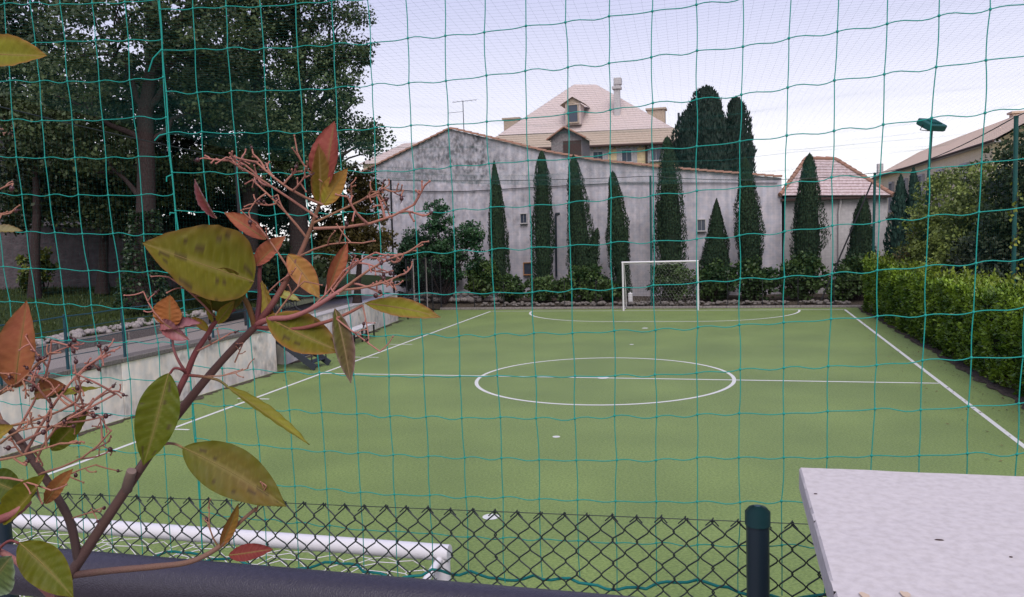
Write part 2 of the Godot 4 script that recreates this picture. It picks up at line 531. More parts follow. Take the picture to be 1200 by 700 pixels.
func strip(a: Vector3, b: Vector3, w: float) -> Shape:
	var s := Shape.new()
	var d := (b - a).normalized(); var r := d.cross(Vector3.UP).normalized() * w * 0.5
	var n := maxi(1, int(a.distance_to(b) / 2.0))
	for k in n:
		var p := a.lerp(b, k / float(n)); var q := a.lerp(b, (k + 1) / float(n))
		s.quad(p - r, p + r, q + r, q - r)
	return s
func arc(c: Vector3, r: float, a0: float, a1: float, w: float) -> Shape:
	var s := Shape.new()
	if a1 < a0:
		var swap := a0; a0 = a1; a1 = swap
	var n := int(absf(a1 - a0) * 12.0) + 4
	for k in n:
		var p := lerpf(a0, a1, k / float(n)); var q := lerpf(a0, a1, (k + 1) / float(n))
		var d0 := Vector3(cos(p), 0, -sin(p)); var d1 := Vector3(cos(q), 0, -sin(q))
		s.quad(c + d0 * (r - w / 2), c + d0 * (r + w / 2), c + d1 * (r + w / 2), c + d1 * (r - w / 2))
	return s

func build_ground() -> void:
	var g := Shape.new()
	g.quad(Vector3(-420, -0.06, 60), Vector3(420, -0.06, 60), Vector3(420, -0.06, -520), Vector3(-420, -0.06, -520))
	put("ground", g, M.far_ground, null, "structure")
	# the playing surface with its painted lines
	var pitch := Node3D.new(); pitch.name = "football_pitch"; add_child(pitch); pitch.set_meta("kind", "structure")
	var t := SurfaceTool.new()
	t.begin(Mesh.PRIMITIVE_TRIANGLES)
	var x0 := -10.6; var x1 := 9.0; var z0 := 16.9; var z1 := -16.35
	for q in [[0, 0], [1, 1], [1, 0], [0, 0], [0, 1], [1, 1]]:
		t.set_normal(Vector3.UP); t.set_uv(Vector2(q[0], q[1])); t.set_uv2(Vector2(q[0], q[1] * 1.7))
		t.set_tangent(Plane(1, 0, 0, 1))
		t.add_vertex(Vector3(lerpf(x0, x1, q[0]), 0, lerpf(z0, z1, q[1])))
	var turf := MeshInstance3D.new(); turf.name = "turf"; turf.mesh = t.commit(); turf.material_override = M.turf
	pitch.add_child(turf, true)
	var y := 0.004; var w := 0.085; var L := TURF_HALF_LENGTH
	put("touchline", strip(Vector3(-7.34, y, L), Vector3(-7.34, y, -L), w), M.line_paint, pitch)
	put("touchline", strip(Vector3(7.28, y, L), Vector3(7.28, y, -L), w), M.line_paint, pitch)
	put("goal_line", strip(Vector3(-7.29, y, -L), Vector3(7.23, y, -L), w), M.line_paint, pitch)
	put("goal_line", strip(Vector3(-7.29, y, L), Vector3(7.23, y, L), w), M.line_paint, pitch)
	put("halfway_line", strip(Vector3(-7.29, y, 0), Vector3(-3.04, y, 0), w), M.line_paint, pitch)
	put("halfway_line", strip(Vector3(-2.96, y, 0), Vector3(2.96, y, 0), w), M.line_paint, pitch)
	put("halfway_line", strip(Vector3(3.04, y, 0), Vector3(7.23, y, 0), w), M.line_paint, pitch)
	put("centre_circle", arc(Vector3(0, y, 0), 3.0, 0, TAU, w), M.line_paint, pitch)
	for s in [-1.0, 1.0]:
		var zc: float = s * L
		var a := Shape.new()
		for k in 2:
			var q := arc(Vector3(-1.43 if k == 1 else 1.57, y, zc), 4.0, 0.012 if k == 0 else PI / 2, PI / 2 if k == 0 else PI - 0.012, w)
			if s < 0: q = arc(Vector3(-1.43 if k == 1 else 1.57, y, zc), 4.0, -0.012 if k == 0 else -PI / 2, -PI / 2 if k == 0 else -PI + 0.012, w)
			put("penalty_area_line", q, M.line_paint, pitch)
		a = strip(Vector3(-1.43, y, zc - s * 4.0), Vector3(1.57, y, zc - s * 4.0), w)
		put("penalty_area_line", a, M.line_paint, pitch)
	for z in [-9.57, -5.57, 5.57, 9.57]:
		put("penalty_spot", arc(Vector3(0.03, y, z), 0.053 if absf(z) > 6.0 else 0.033, 0, TAU, 0.106 if absf(z) > 6.0 else 0.066), M.line_paint, pitch)
	put("centre_spot", arc(Vector3(0, y + 0.003, 0), 0.07, 0, TAU, 0.14), M.line_paint, pitch)
	for z in [-5.3, -2.67, 3.2, 6.0]:
		put("substitution_mark", strip(Vector3(-7.74, y, z), Vector3(-7.39, y, z), 0.07), M.line_paint, pitch)
		put("substitution_mark", strip(Vector3(-7.29, y, z), Vector3(-6.94, y, z), 0.07), M.line_paint, pitch)
	# planting bed behind the far goal line, kerb and soil margins
	var bed := Shape.new()
	for i in 30:
		for j in 6:
			var f := func(a: int, b: int) -> Vector3:
				var px := -16.0 + 27.0 * a / 30.0; var pz := -16.45 - 4.3 * b / 6.0
				return Vector3(px, 0.03 + 0.17 * minf(b / 2.0, 1.0) + 0.10 * fbm(px * 30, pz * 30), pz)
			bed.quad(f.call(i, j), f.call(i + 1, j), f.call(i + 1, j + 1), f.call(i, j + 1))
	put("planting_bed", bed, M.soil, null, "structure")
	var kerb := Shape.new()
	for k in 20:
		kerb.box(Vector3(-9.5 + 0.98 * k, 0.045, -16.41), Vector3(0.485, 0.05, 0.05), Basis(), Color.WHITE, 0.012)
	put("kerb", kerb, M.kerb_concrete, null, "structure")
	var margin := Shape.new()
	margin.quad(Vector3(8.42, 0.012, 16.9), Vector3(11.5, 0.012, 16.9), Vector3(11.5, 0.012, -16.4), Vector3(7.95, 0.012, -16.4))
	put("soil_margin", margin, M.soil, null, "structure")
	# dirt washed up along the foot of the wall and the hedge
	var dirt := Shape.new()
	for q in [[Vector3(-9.09, 0, 10.5), Vector3(-8.72, 0, -.3), 1.0], [Vector3(-9.1, 0, -1.3), Vector3(-10.2, 0, -12.1), 1.0], [Vector3(8.46, 0, 12), Vector3(7.98, 0, -16.2), -1.0]]:
		var a: Vector3 = q[0]; var b: Vector3 = q[1]
		for k in 120:
			var p := a.lerp(b, k / 120.0); var r := a.lerp(b, (k + 1) / 120.0)
			var w0 := .16 + .22 * fbm(k * 11.0, a.x * 50.0) + .08 * fbm(k * 50.0, a.z * 30.0); var w1 := .16 + .22 * fbm((k + 1) * 11.0, a.x * 50.0) + .08 * fbm((k + 1) * 50.0, a.z * 30.0)
			var y0 := .016 if q[2] < 0 else .008
			p.y = y0; r.y = y0
			if q[2] > 0: dirt.quad(p, p + Vector3(maxf(w0, .03), 0, 0), r + Vector3(maxf(w1, .03), 0, 0), r)
			else: dirt.quad(p - Vector3(maxf(w0, .03), 0, 0), p, r, r - Vector3(maxf(w1, .03), 0, 0))
	put("dirt_edge", dirt, M.soil, null, "structure")
	var lit := Shape.new()
	for k in 900:
		var side := rng.randf()
		var off := pow(rng.randf(), 2.5) * 1.6
		var p := Vector3(-9.0 + off, .014, rng.randf_range(-11, 10)) if side < .45 else Vector3(8.1 - off, .02, rng.randf_range(-15, 8))
		if side > .88: p = Vector3(rng.randf_range(-9, 8), .014, -16.2 + off)
		var d := rand_dir(); d.y *= .15; d = d.normalized()
		lit.leaf(p, d, d.cross(Vector3.UP + rand_dir() * .3).normalized(), rng.randf_range(.03, .08), .016, Color(.06, .04, .02).lerp(Color(.20, .14, .06), rng.randf()))
	tag(put("leaf_litter", lit, M.leaves, null, "stuff"), "dry brown leaves scattered along the edges of the pitch", "leaf litter")
	# the terrace the photograph is taken from
	var terrace := Shape.new()
	terrace.box(Vector3(2, 0.93, 20.9), Vector3(12, 0.97, 3.85), Basis(), Color.WHITE, 0.02)
	put("terrace", terrace, M.kerb_concrete, null, "structure")
	# upper garden on the left, and the ground on the right
	var lg := Shape.new()
	var gp := func(a: int, b: int) -> Vector3:
		var px := -11.6 - 26.0 * pow(a / 14.0, 1.3); var pz := 18.0 - 36.0 * b / 24.0
		var rise := clampf((-11.6 - px) / 8.0, 0.0, 1.0)
		return Vector3(px, 1.38 + 0.62 * rise + 0.14 * fbm(px * 14, pz * 14), pz)
	for i in 14:
		for j in 24:
			lg.quad(gp.call(i, j), gp.call(i, j + 1), gp.call(i + 1, j + 1), gp.call(i + 1, j))
	put("lawn", lg, M.grass, null, "structure")
	var blades := Shape.new()
	for k in 16000:
		var px := -11.5 - 11.0 * pow(rng.randf(), 1.4); var pz := rng.randf_range(-11, 9)
		var rise := clampf((-11.6 - px) / 8.0, 0.0, 1.0)
		var p := Vector3(px, 1.36 + 0.62 * rise + 0.14 * fbm(px * 14, pz * 14), pz)
		var d := (Vector3.UP + rand_dir() * 0.5).normalized()
		var l := rng.randf_range(0.06, 0.17)
		blades.leaf(p, d, d.cross(rand_dir()).normalized(), l, 0.012, Color(.026, .044, .011).lerp(Color(.065, .085, .024), rng.randf()))
	tag(put("grass_tufts", blades, M.leaves, null, "stuff"), "rough green grass on the bank above the white retaining wall", "grass")

func build_left_side() -> void:
	# near retaining wall: upright cast panels under a stone cap
	var a := Vector3(-9.15, 0, 10.8); var b := Vector3(-8.78, 0, -0.25)
	var w := thing("retaining_wall", "long white stained concrete retaining wall with stone cap, left of the pitch", "retaining wall", a)
	var n := 10
	var dir := (b - a).normalized(); var out := Vector3.UP.cross(dir) * -1.0
	if out.x < 0: out = -out
	var basis := Basis(dir, Vector3.UP, out)
	var lng := a.distance_to(b)
	for k in n:
		var s := Shape.new()
		var l0 := lng * k / n; var l1 := lng * (k + 1) / n - 0.012
		s.box(a + dir * (l0 + l1) * 0.5 + Vector3(0, 0.55, 0) - out * 0.15, Vector3((l1 - l0) * 0.5, 0.58, 0.15), basis, Color.WHITE, 0.008)
		for q in s.uv.size():
			s.uv[q] = Vector2(((s.v[q] - a).dot(dir) + (0.0 if absf(s.n[q].dot(dir)) < 0.9 else (s.v[q] - a).dot(out))) / 3.0 + (k % 3) * 0.37, 1.0 - s.v[q].y / 1.4)
		put("wall_panel", s, M.panel_concrete, w)
	var back := Shape.new()
	back.box(a.lerp(b, 0.5) + Vector3(0, 0.52, 0) - out * 0.2, Vector3(lng * 0.5 - 0.02, 0.54, 0.1), basis)
	put("wall_core", back, M.kerb_concrete, w)
	for k in 8:
		var c := Shape.new()
		var l0 := lng * k / 8.0; var l1 := lng * (k + 1) / 8.0 - 0.012
		c.box(a + dir * (l0 + l1) * 0.5 + Vector3(0, 1.18, 0) - out * 0.17, Vector3((l1 - l0) * 0.5, 0.05, 0.21), basis, Color.WHITE, 0.012)
		put("cap_stone", c, M.cap_stone, w)
	# far retaining wall
	var a2 := Vector3(-9.12, 0, -1.3); var b2 := Vector3(-10.3, 0, -12.2)
	var w2 := thing("retaining_wall", "whitewashed low retaining wall beyond the steps, behind the bench", "retaining wall", a2)
	var dir2 := (b2 - a2).normalized(); var out2 := Vector3(-dir2.z, 0, dir2.x)
	if out2.x < 0: out2 = -out2
	var basis2 := Basis(dir2, Vector3.UP, out2); var l2 := a2.distance_to(b2)
	for k in 9:
		var s := Shape.new()
		var e0 := l2 * k / 9.0; var e1 := l2 * (k + 1) / 9.0 - 0.01
		s.box(a2 + dir2 * (e0 + e1) * 0.5 + Vector3(0, 0.52, 0) - out2 * 0.14, Vector3((e1 - e0) * 0.5, 0.56, 0.14), basis2, Color.WHITE, 0.008)
		for q in s.uv.size(): s.uv[q] = Vector2((s.v[q] - a2).dot(dir2) / 3.0 + (k % 4) * 0.31, 1.0 - s.v[q].y / 1.4)
		put("wall_panel", s, M.panel_concrete, w2)
	var cap2 := Shape.new()
	cap2.box(a2.lerp(b2, 0.5) + Vector3(0, 1.105, 0) - out2 * 0.15, Vector3(l2 * 0.5 + 0.04, 0.024, 0.19), basis2, Color.WHITE, 0.008)
	put("coping", cap2, M.white_plaster, w2)
	# walkway behind the walls
	var walk := Shape.new()
	walk.box(Vector3(-10.35, 0.6, 5.0), Vector3(1.03, 0.58, 6.1))
	put("walkway", walk, M.gravel, null, "structure")
	var walk2 := Shape.new()
	walk2.box(Vector3(-11.1, 0.53, -6.8), Vector3(1.05, 0.54, 5.6), Basis(Vector3.UP, 0.108))
	put("walkway_001", walk2, M.gravel, null, "structure")
	# low second wall at the back of the walkway
	var ow := thing("kerb_wall", "low weathered grey kerb wall between the walkway and the grass bank", "low wall", Vector3(-11.35, 1.15, 5))
	for k in 11:
		var s := Shape.new()
		s.box(Vector3(-11.38 + rng.randf_range(-.015, .015), 1.28, 10.4 - 1.08 * k), Vector3(0.11, 0.13 + rng.randf_range(-.012, .012), 0.53), Basis(), Color.WHITE, 0.02)
		put("kerb_block", s, M.cap_stone, ow)
	var rb := Shape.new()
	for k in 260:
		var p := Vector3(rng.randf_range(-12.2, -11.5), 0, rng.randf_range(-2, 11)); p.y = 1.42 + rng.randf_range(-.02, .06)
		stone(rb, p, rng.randf_range(.04, .13))
	tag(put("rubble_edging", rb, M.rubble, null, "stuff"), "pale broken stones lying along the top of the kerb wall", "rubble")
	# railing
	var rl := thing("railing", "blue-green metal railing with four thin wires on top of the white retaining wall", "railing", Vector3(-9.0, 1.2, 5))
	var posts := [9.5, 8.05, 6.6, 5.12, 3.68, 2.2, 0.74, -0.2]
	for z in posts:
		var s := Shape.new(); var x: float = -9.0 + (5.0 - z) * 0.012
		s.box(Vector3(x, 1.73, z), Vector3(0.022, 0.53, 0.022), Basis(), Color.WHITE, 0.004)
		put("post", s, M.rail_paint, rl)
	for h in [1.48, 1.74, 1.99, 2.22]:
		var s := Shape.new()
		for k in posts.size() - 1:
			var p := Vector3(-9.0 + (5.0 - posts[k]) * 0.012, h, posts[k]); var q := Vector3(-9.0 + (5.0 - posts[k + 1]) * 0.012, h, posts[k + 1])
			s.tube([p, p.lerp(q, 0.5) - Vector3(0, .012, 0), q], 0.008 if h < 2.2 else 0.014, 5)
		put("rail_wire", s, M.rail_paint, rl)
	# steps up from the pitch
	var st := thing("steps", "dark steel open steps climbing from the pitch between the two white walls", "stairs", Vector3(-8.5, 0, -0.8))
	for z in [-0.42, -1.22]:
		var s := Shape.new()
		var p := Vector3(-7.75, 0.06, z); var q := Vector3(-9.35, 1.16, z)
		var d := (q - p).normalized()
		s.box(p.lerp(q, 0.5), Vector3(p.distance_to(q) * 0.5, 0.085, 0.018), Basis(d, Vector3(-d.y, d.x, 0) * -1.0, Vector3(0, 0, 1)))
		put("stringer", s, M.steel, st)
		var hr := Shape.new()
		hr.tube([p + Vector3(-.1, 0.1, 0), p + Vector3(-.1, .95, 0), q + Vector3(0, .95, 0), q], 0.018, 6)
		put("handrail", hr, M.dark_iron, st)
	for k in 6:
		var s := Shape.new()
		s.box(Vector3(-8.0 - 0.25 * k, 0.19 + 0.172 * k, -0.82), Vector3(0.13, 0.016, 0.38), Basis(), Color.WHITE, 0.004)
		put("tread", s, M.steel, st)
	var sb := thing("railing", "short dark iron railing with upright bars at the head of the steps", "railing", Vector3(-9.55, 1.1, -0.9))
	for k in 9:
		var s := Shape.new(); s.tube([Vector3(-9.5, 1.1, -1.4 + -0.16 * k), Vector3(-9.5, 1.95, -1.4 - 0.16 * k)], 0.011, 5); put("bar", s, M.dark_iron, sb)
	var top := Shape.new(); top.tube([Vector3(-9.5, 1.95, -1.3), Vector3(-9.5, 1.95, -2.8)], 0.018, 6); put("top_rail", top, M.dark_iron, sb)
	# bench
	var bn := thing("bench", "long white plank bench on dark legs against the far white wall", "bench", Vector3(-9.1, 0, -5.6))
	var bd := Basis(Vector3.UP, 0.108)
	var sx := Shape.new(); sx.box(Vector3(-9.0, 0.47, -5.2), Vector3(0.2, 0.022, 2.05), bd, Color.WHITE, 0.006); put("seat", sx, M.white_paint, bn)
	for k in 4:
		for e in [-1.0, 1.0]:
			var s := Shape.new()
			s.box(Vector3(-9.0, 0, -5.2) + bd * Vector3(0.14 * e, 0.226, -1.85 + 1.23 * k), Vector3(0.022, 0.226, 0.022)); put("leg", s, M.dark_iron, bn)
	var br := Shape.new()
	br.box(Vector3(-9.0, 0.18, -5.2), Vector3(0.015, 0.015, 1.85), bd); put("stretcher", br, M.dark_iron, bn)
	# tall garden wall at the back of the lawn
	var gw := thing("garden_wall", "tall shaded grey garden wall behind the trees on the left", "wall", Vector3(-22.5, 2, -6))
	for k in 5:
		var p := Vector3(-23.5 + 1.9 * k, 0, -4.6 - 0.72 * k); var q := Vector3(-23.5 + 1.9 * (k + 1), 0, -4.6 - 0.72 * (k + 1)); var d := (q - p).normalized()
		var s := Shape.new()
		s.box(p.lerp(q, 0.5) + Vector3(0, 2.9, 0), Vector3(p.distance_to(q) * 0.5 - 0.006, 1.35, 0.14), Basis(d, Vector3.UP, d.cross(Vector3.UP)), Color.WHITE, 0.01)
		put("wall_section", s, M.garden_wall, gw)
	# dark fence with a gate at the far left corner
	var fx := -10.0
	var fc := thing("fence", "dark wire mesh fence with a narrow gate frame at the far left corner", "fence", Vector3(fx, 0, -14.5))
	for z in [-12.5, -13.1, -14.7, -15.5, -16.6, -18.2]:
		var s := Shape.new(); s.tube([Vector3(fx, 0, z), Vector3(fx, 2.5, z)], 0.03, 8); put("post", s, M.dark_iron, fc)
	var ms := Shape.new()
	for k in 60: ms.tube([Vector3(fx, 0.05, -12.5 - 0.095 * k), Vector3(fx, 2.45, -12.5 - 0.095 * k)], 0.0035, 4, false)
	for k in 25: ms.tube([Vector3(fx, 0.05 + 0.1 * k, -12.5), Vector3(fx, 0.05 + 0.1 * k, -18.2)], 0.0035, 4, false)
	put("mesh", ms, M.dark_iron, fc, "stuff")
	var gf := Shape.new()
	gf.tube([Vector3(fx + .06, 0.1, -13.15), Vector3(fx + .06, 2.45, -13.15), Vector3(fx + .06, 2.45, -14.65), Vector3(fx + .06, 0.1, -14.65), Vector3(fx + .06, 0.1, -13.15)], 0.028, 6); put("gate_frame", gf, M.kerb_concrete, fc)
	var lw := thing("low_wall", "low dry stone wall under the green bush at the far left corner", "low wall", Vector3(-10, 0.2, -17.6))
	for k in 34:
		var s := Shape.new()
		stone(s, Vector3(-13.2 + 0.36 * (k % 17) + rng.randf_range(-.05, .05), 0.35 + 0.26 * floor(k / 17.0), -17.7), rng.randf_range(.17, .23)); put("stone", s, M.rubble, lw)

func stone(s: Shape, p: Vector3, r: float) -> void:
	var first := s.v.size()
	s.ball(p, Vector3(r * rng.randf_range(.9, 1.4), r * rng.randf_range(.55, .85), r), Color.WHITE, 4, 6)
	var k0 := rng.randf() * 50.0
	for k in range(first, s.v.size()):
		var d := s.v[k] - p
		s.v[k] = p + d * (1.0 + 0.5 * fbm(d.x / r * 18.0 + k0 * 9.0, d.y / r * 18.0, d.z / r * 18.0))

func build_shed() -> void:
	# the long grey rendered building behind the far goal: one raking outline, gable to the left
	var z := -20.5
	var sh := thing("shed", "long grey rendered building with a low gable and mould stains behind the cypresses", "building", Vector3(-5, 0, z))
	var top := [Vector2(-16.4, 6.35), Vector2(-13.98, 7.33), Vector2(-10.56, 8.68), Vector2(-7.41, 7.78), Vector2(-5.71, 7.27), Vector2(-3.42, 6.75), Vector2(0.79, 6.1), Vector2(5.2, 5.53)]
	var s := Shape.new()
	var depth := 9.0
	for k in top.size() - 1:
		var p: Vector2 = top[k]; var q: Vector2 = top[k + 1]
		s.quad(Vector3(p.x, -0.2, z), Vector3(q.x, -0.2, z), Vector3(q.x, q.y, z), Vector3(p.x, p.y, z))
		var f := s.v.size() - 4
		for e in 4: s.uv[f + e] = Vector2((s.v[f + e].x + 16.4) / 22.0, 1.0 - (s.v[f + e].y + 0.2) / 9.4)
		s.quad(Vector3(p.x, p.y, z), Vector3(q.x, q.y, z), Vector3(q.x, q.y, z - depth), Vector3(p.x, p.y, z - depth))
	for e in [0, top.size() - 1]:
		var p: Vector2 = top[e]
		s.quad(Vector3(p.x, -0.2, z - depth), Vector3(p.x, -0.2, z), Vector3(p.x, p.y, z), Vector3(p.x, p.y, z - depth))
	put("wall", s, M.shed_stucco, sh)
	# barrel tiles along the verge
	var run := 0.0
	for k in range(0, top.size() - 1):
		var p: Vector2 = top[k]; var q: Vector2 = top[k + 1]
		var l := p.distance_to(q); var d := (q - p) / l
		var m := int(l / 0.36)
		for j in m:
			var c := p + d * (l * (j + 0.5) / m)
			var t := Shape.new()
			var ax := Vector3(d.x, d.y, 0); var up := Vector3(-d.y, d.x, 0)
			var o := Vector3(c.x, c.y, z) + up * 0.02
			var hl := l / m * 0.54
			var tilt := up * (0.018 if k >= 2 else -0.018)
			var a0 := o - ax * hl - tilt; var b0 := o + ax * hl + tilt
			var sg := 5
			for e in sg:
				var t0 := PI * e / sg; var t1 := PI * (e + 1) / sg
				var r0 := 0.13; var off := Vector3(0, 0, 0.02 + rng.randf_range(-.004, .004))
				var u0 := up * sin(t0) * r0 * 0.75 + Vector3(0, 0, cos(t0) * r0) + off; var u1 := up * sin(t1) * r0 * 0.75 + Vector3(0, 0, cos(t1) * r0) + off
				t.quad(a0 + u0, b0 + u0, b0 + u1, a0 + u1)
			put("roof_tile", t, M.clay_tile, sh)
	# the band that runs across the wall, windows, pipe
	var cb := Shape.new()
	cb.tube([Vector3(-14.4, 5.9, z + 0.06), Vector3(-12.5, 5.66, z + 0.06), Vector3(-9.8, 5.55, z + 0.06), Vector3(-6, 5.6, z + 0.06), Vector3(-2, 5.62, z + 0.06), Vector3(5, 5.3, z + 0.06)], 0.02, 5)
	put("cable", cb, M.dark_iron, sh)
	window(sh, Vector3(-6.92, 4.1, z + 0.05), Vector2(0.15, 0.22), Vector3.BACK, M.window_frame, 0.06, 1)
	window(sh, Vector3(0.28, 3.16, z + 0.05), Vector2(0.13, 0.22), Vector3.BACK, M.window_frame, 0.06, 0)
	window(sh, Vector3(1.62, 3.5, z + 0.05), Vector2(0.17, 0.25), Vector3.BACK, M.window_frame, 0.06, 1)
	window(sh, Vector3(-6.78, 1.62, z + 0.05), Vector2(0.19, 0.27), Vector3.BACK, M.wood_orange, 0.06, 0)
	var pp := Shape.new()
	pp.tube([Vector3(-5.12, 4.28, z + 0.0), Vector3(-5.3, 4.28, z + 0.09), Vector3(-5.3, 4.2, z + 0.1), Vector3(-5.34, 1.2, z + 0.1)], 0.055, 7)
	put("downpipe", pp, M.steel, sh)
	# a box lamp and an iron bracket low on the wall
	var lt := Shape.new(); lt.box(Vector3(-7.9, 2.62, z + 0.1), Vector3(0.09, 0.12, 0.09), Basis(), Color.WHITE, 0.02); put("wall_lantern", lt, M.dark_iron, sh)
	# television aerial standing on the roof behind the gable
	var an := thing("aerial", "thin television aerial above the grey gable", "aerial", Vector3(-11.0, 8.3, -24))
	var m1 := Shape.new(); m1.tube([Vector3(-11.0, 7.9, -24), Vector3(-11.0, 10.6, -24)], 0.022, 6); put("mast", m1, M.steel, an)
	var e1 := Shape.new(); e1.tube([Vector3(-11.6, 10.55, -24), Vector3(-10.2, 10.6, -24)], 0.012, 5)
	for k in 6: e1.tube([Vector3(-11.5 + 0.24 * k, 10.56, -24.2), Vector3(-11.5 + 0.24 * k, 10.58, -23.8)], 0.008, 4)
	e1.tube([Vector3(-11.9, 10.0, -24), Vector3(-11.0, 10.02, -24)], 0.012, 5)
	put("element", e1, M.steel, an)

	# the small pavilion with a patched hip roof at the right end
	var pv := thing("pavilion", "small square grey building with a faded red hip roof beside the long grey wall", "building", Vector3(7.4, 0, -21))
	var w := Shape.new(); w.box(Vector3(7.5, 2.2, -23.3), Vector3(2.18, 2.45, 2.6)); put("wall", w, M.white_plaster, pv)
	(M.white_plaster as StandardMaterial3D).albedo_color = Color(.86, .85, .86)
	var ey := 4.62
	var A := Vector3(5.12, ey + .1, -20.35); var B := Vector3(9.85, ey - 0.08, -20.35); var C := Vector3(9.85, ey, -26.2); var D := Vector3(5.12, ey, -26.2)
	var R0 := Vector3(6.45, 6.5, -22.9); var R1 := Vector3(7.75, 6.4, -22.9)
	var rf := Shape.new()
	courses(rf, A, B, R1, R0, 13, 0.03)
	courses(rf, B, C, R1, R1, 13, 0.03)
	courses(rf, C, D, R0, R1, 13, 0.03)
	courses(rf, D, A, R0, R0, 13, 0.03)
	put("roof", rf, M.patchy_tile, pv)
	for e in [[A, R0], [B, R1], [R0, R1]]:
		var p: Vector3 = e[0]; var q: Vector3 = e[1]
		var m := int(p.distance_to(q) / 0.34)
		for j in m:
			var t := Shape.new()
			var d := (q - p).normalized()
			t.tube([p.lerp(q, j / float(m)) + Vector3(0, .035, 0), p.lerp(q, (j + 1.1) / m) + Vector3(0, .02, 0)], [0.11, 0.085], 7); put("hip_tile", t, M.clay_tile, pv)
	var so := Shape.new(); so.box(Vector3(7.48, ey - 0.1, -23.27), Vector3(2.34, 0.05, 2.88)); put("eaves_board", so, M.dark_wood, pv)
	var dp := Shape.new(); dp.tube([Vector3(7.72, 4.45, -20.5), Vector3(7.72, 4.3, -20.6), Vector3(7.66, 3.9, -20.62), Vector3(7.66, 0.4, -20.62)], 0.055, 7); put("drainpipe", dp, M.window_frame, pv)

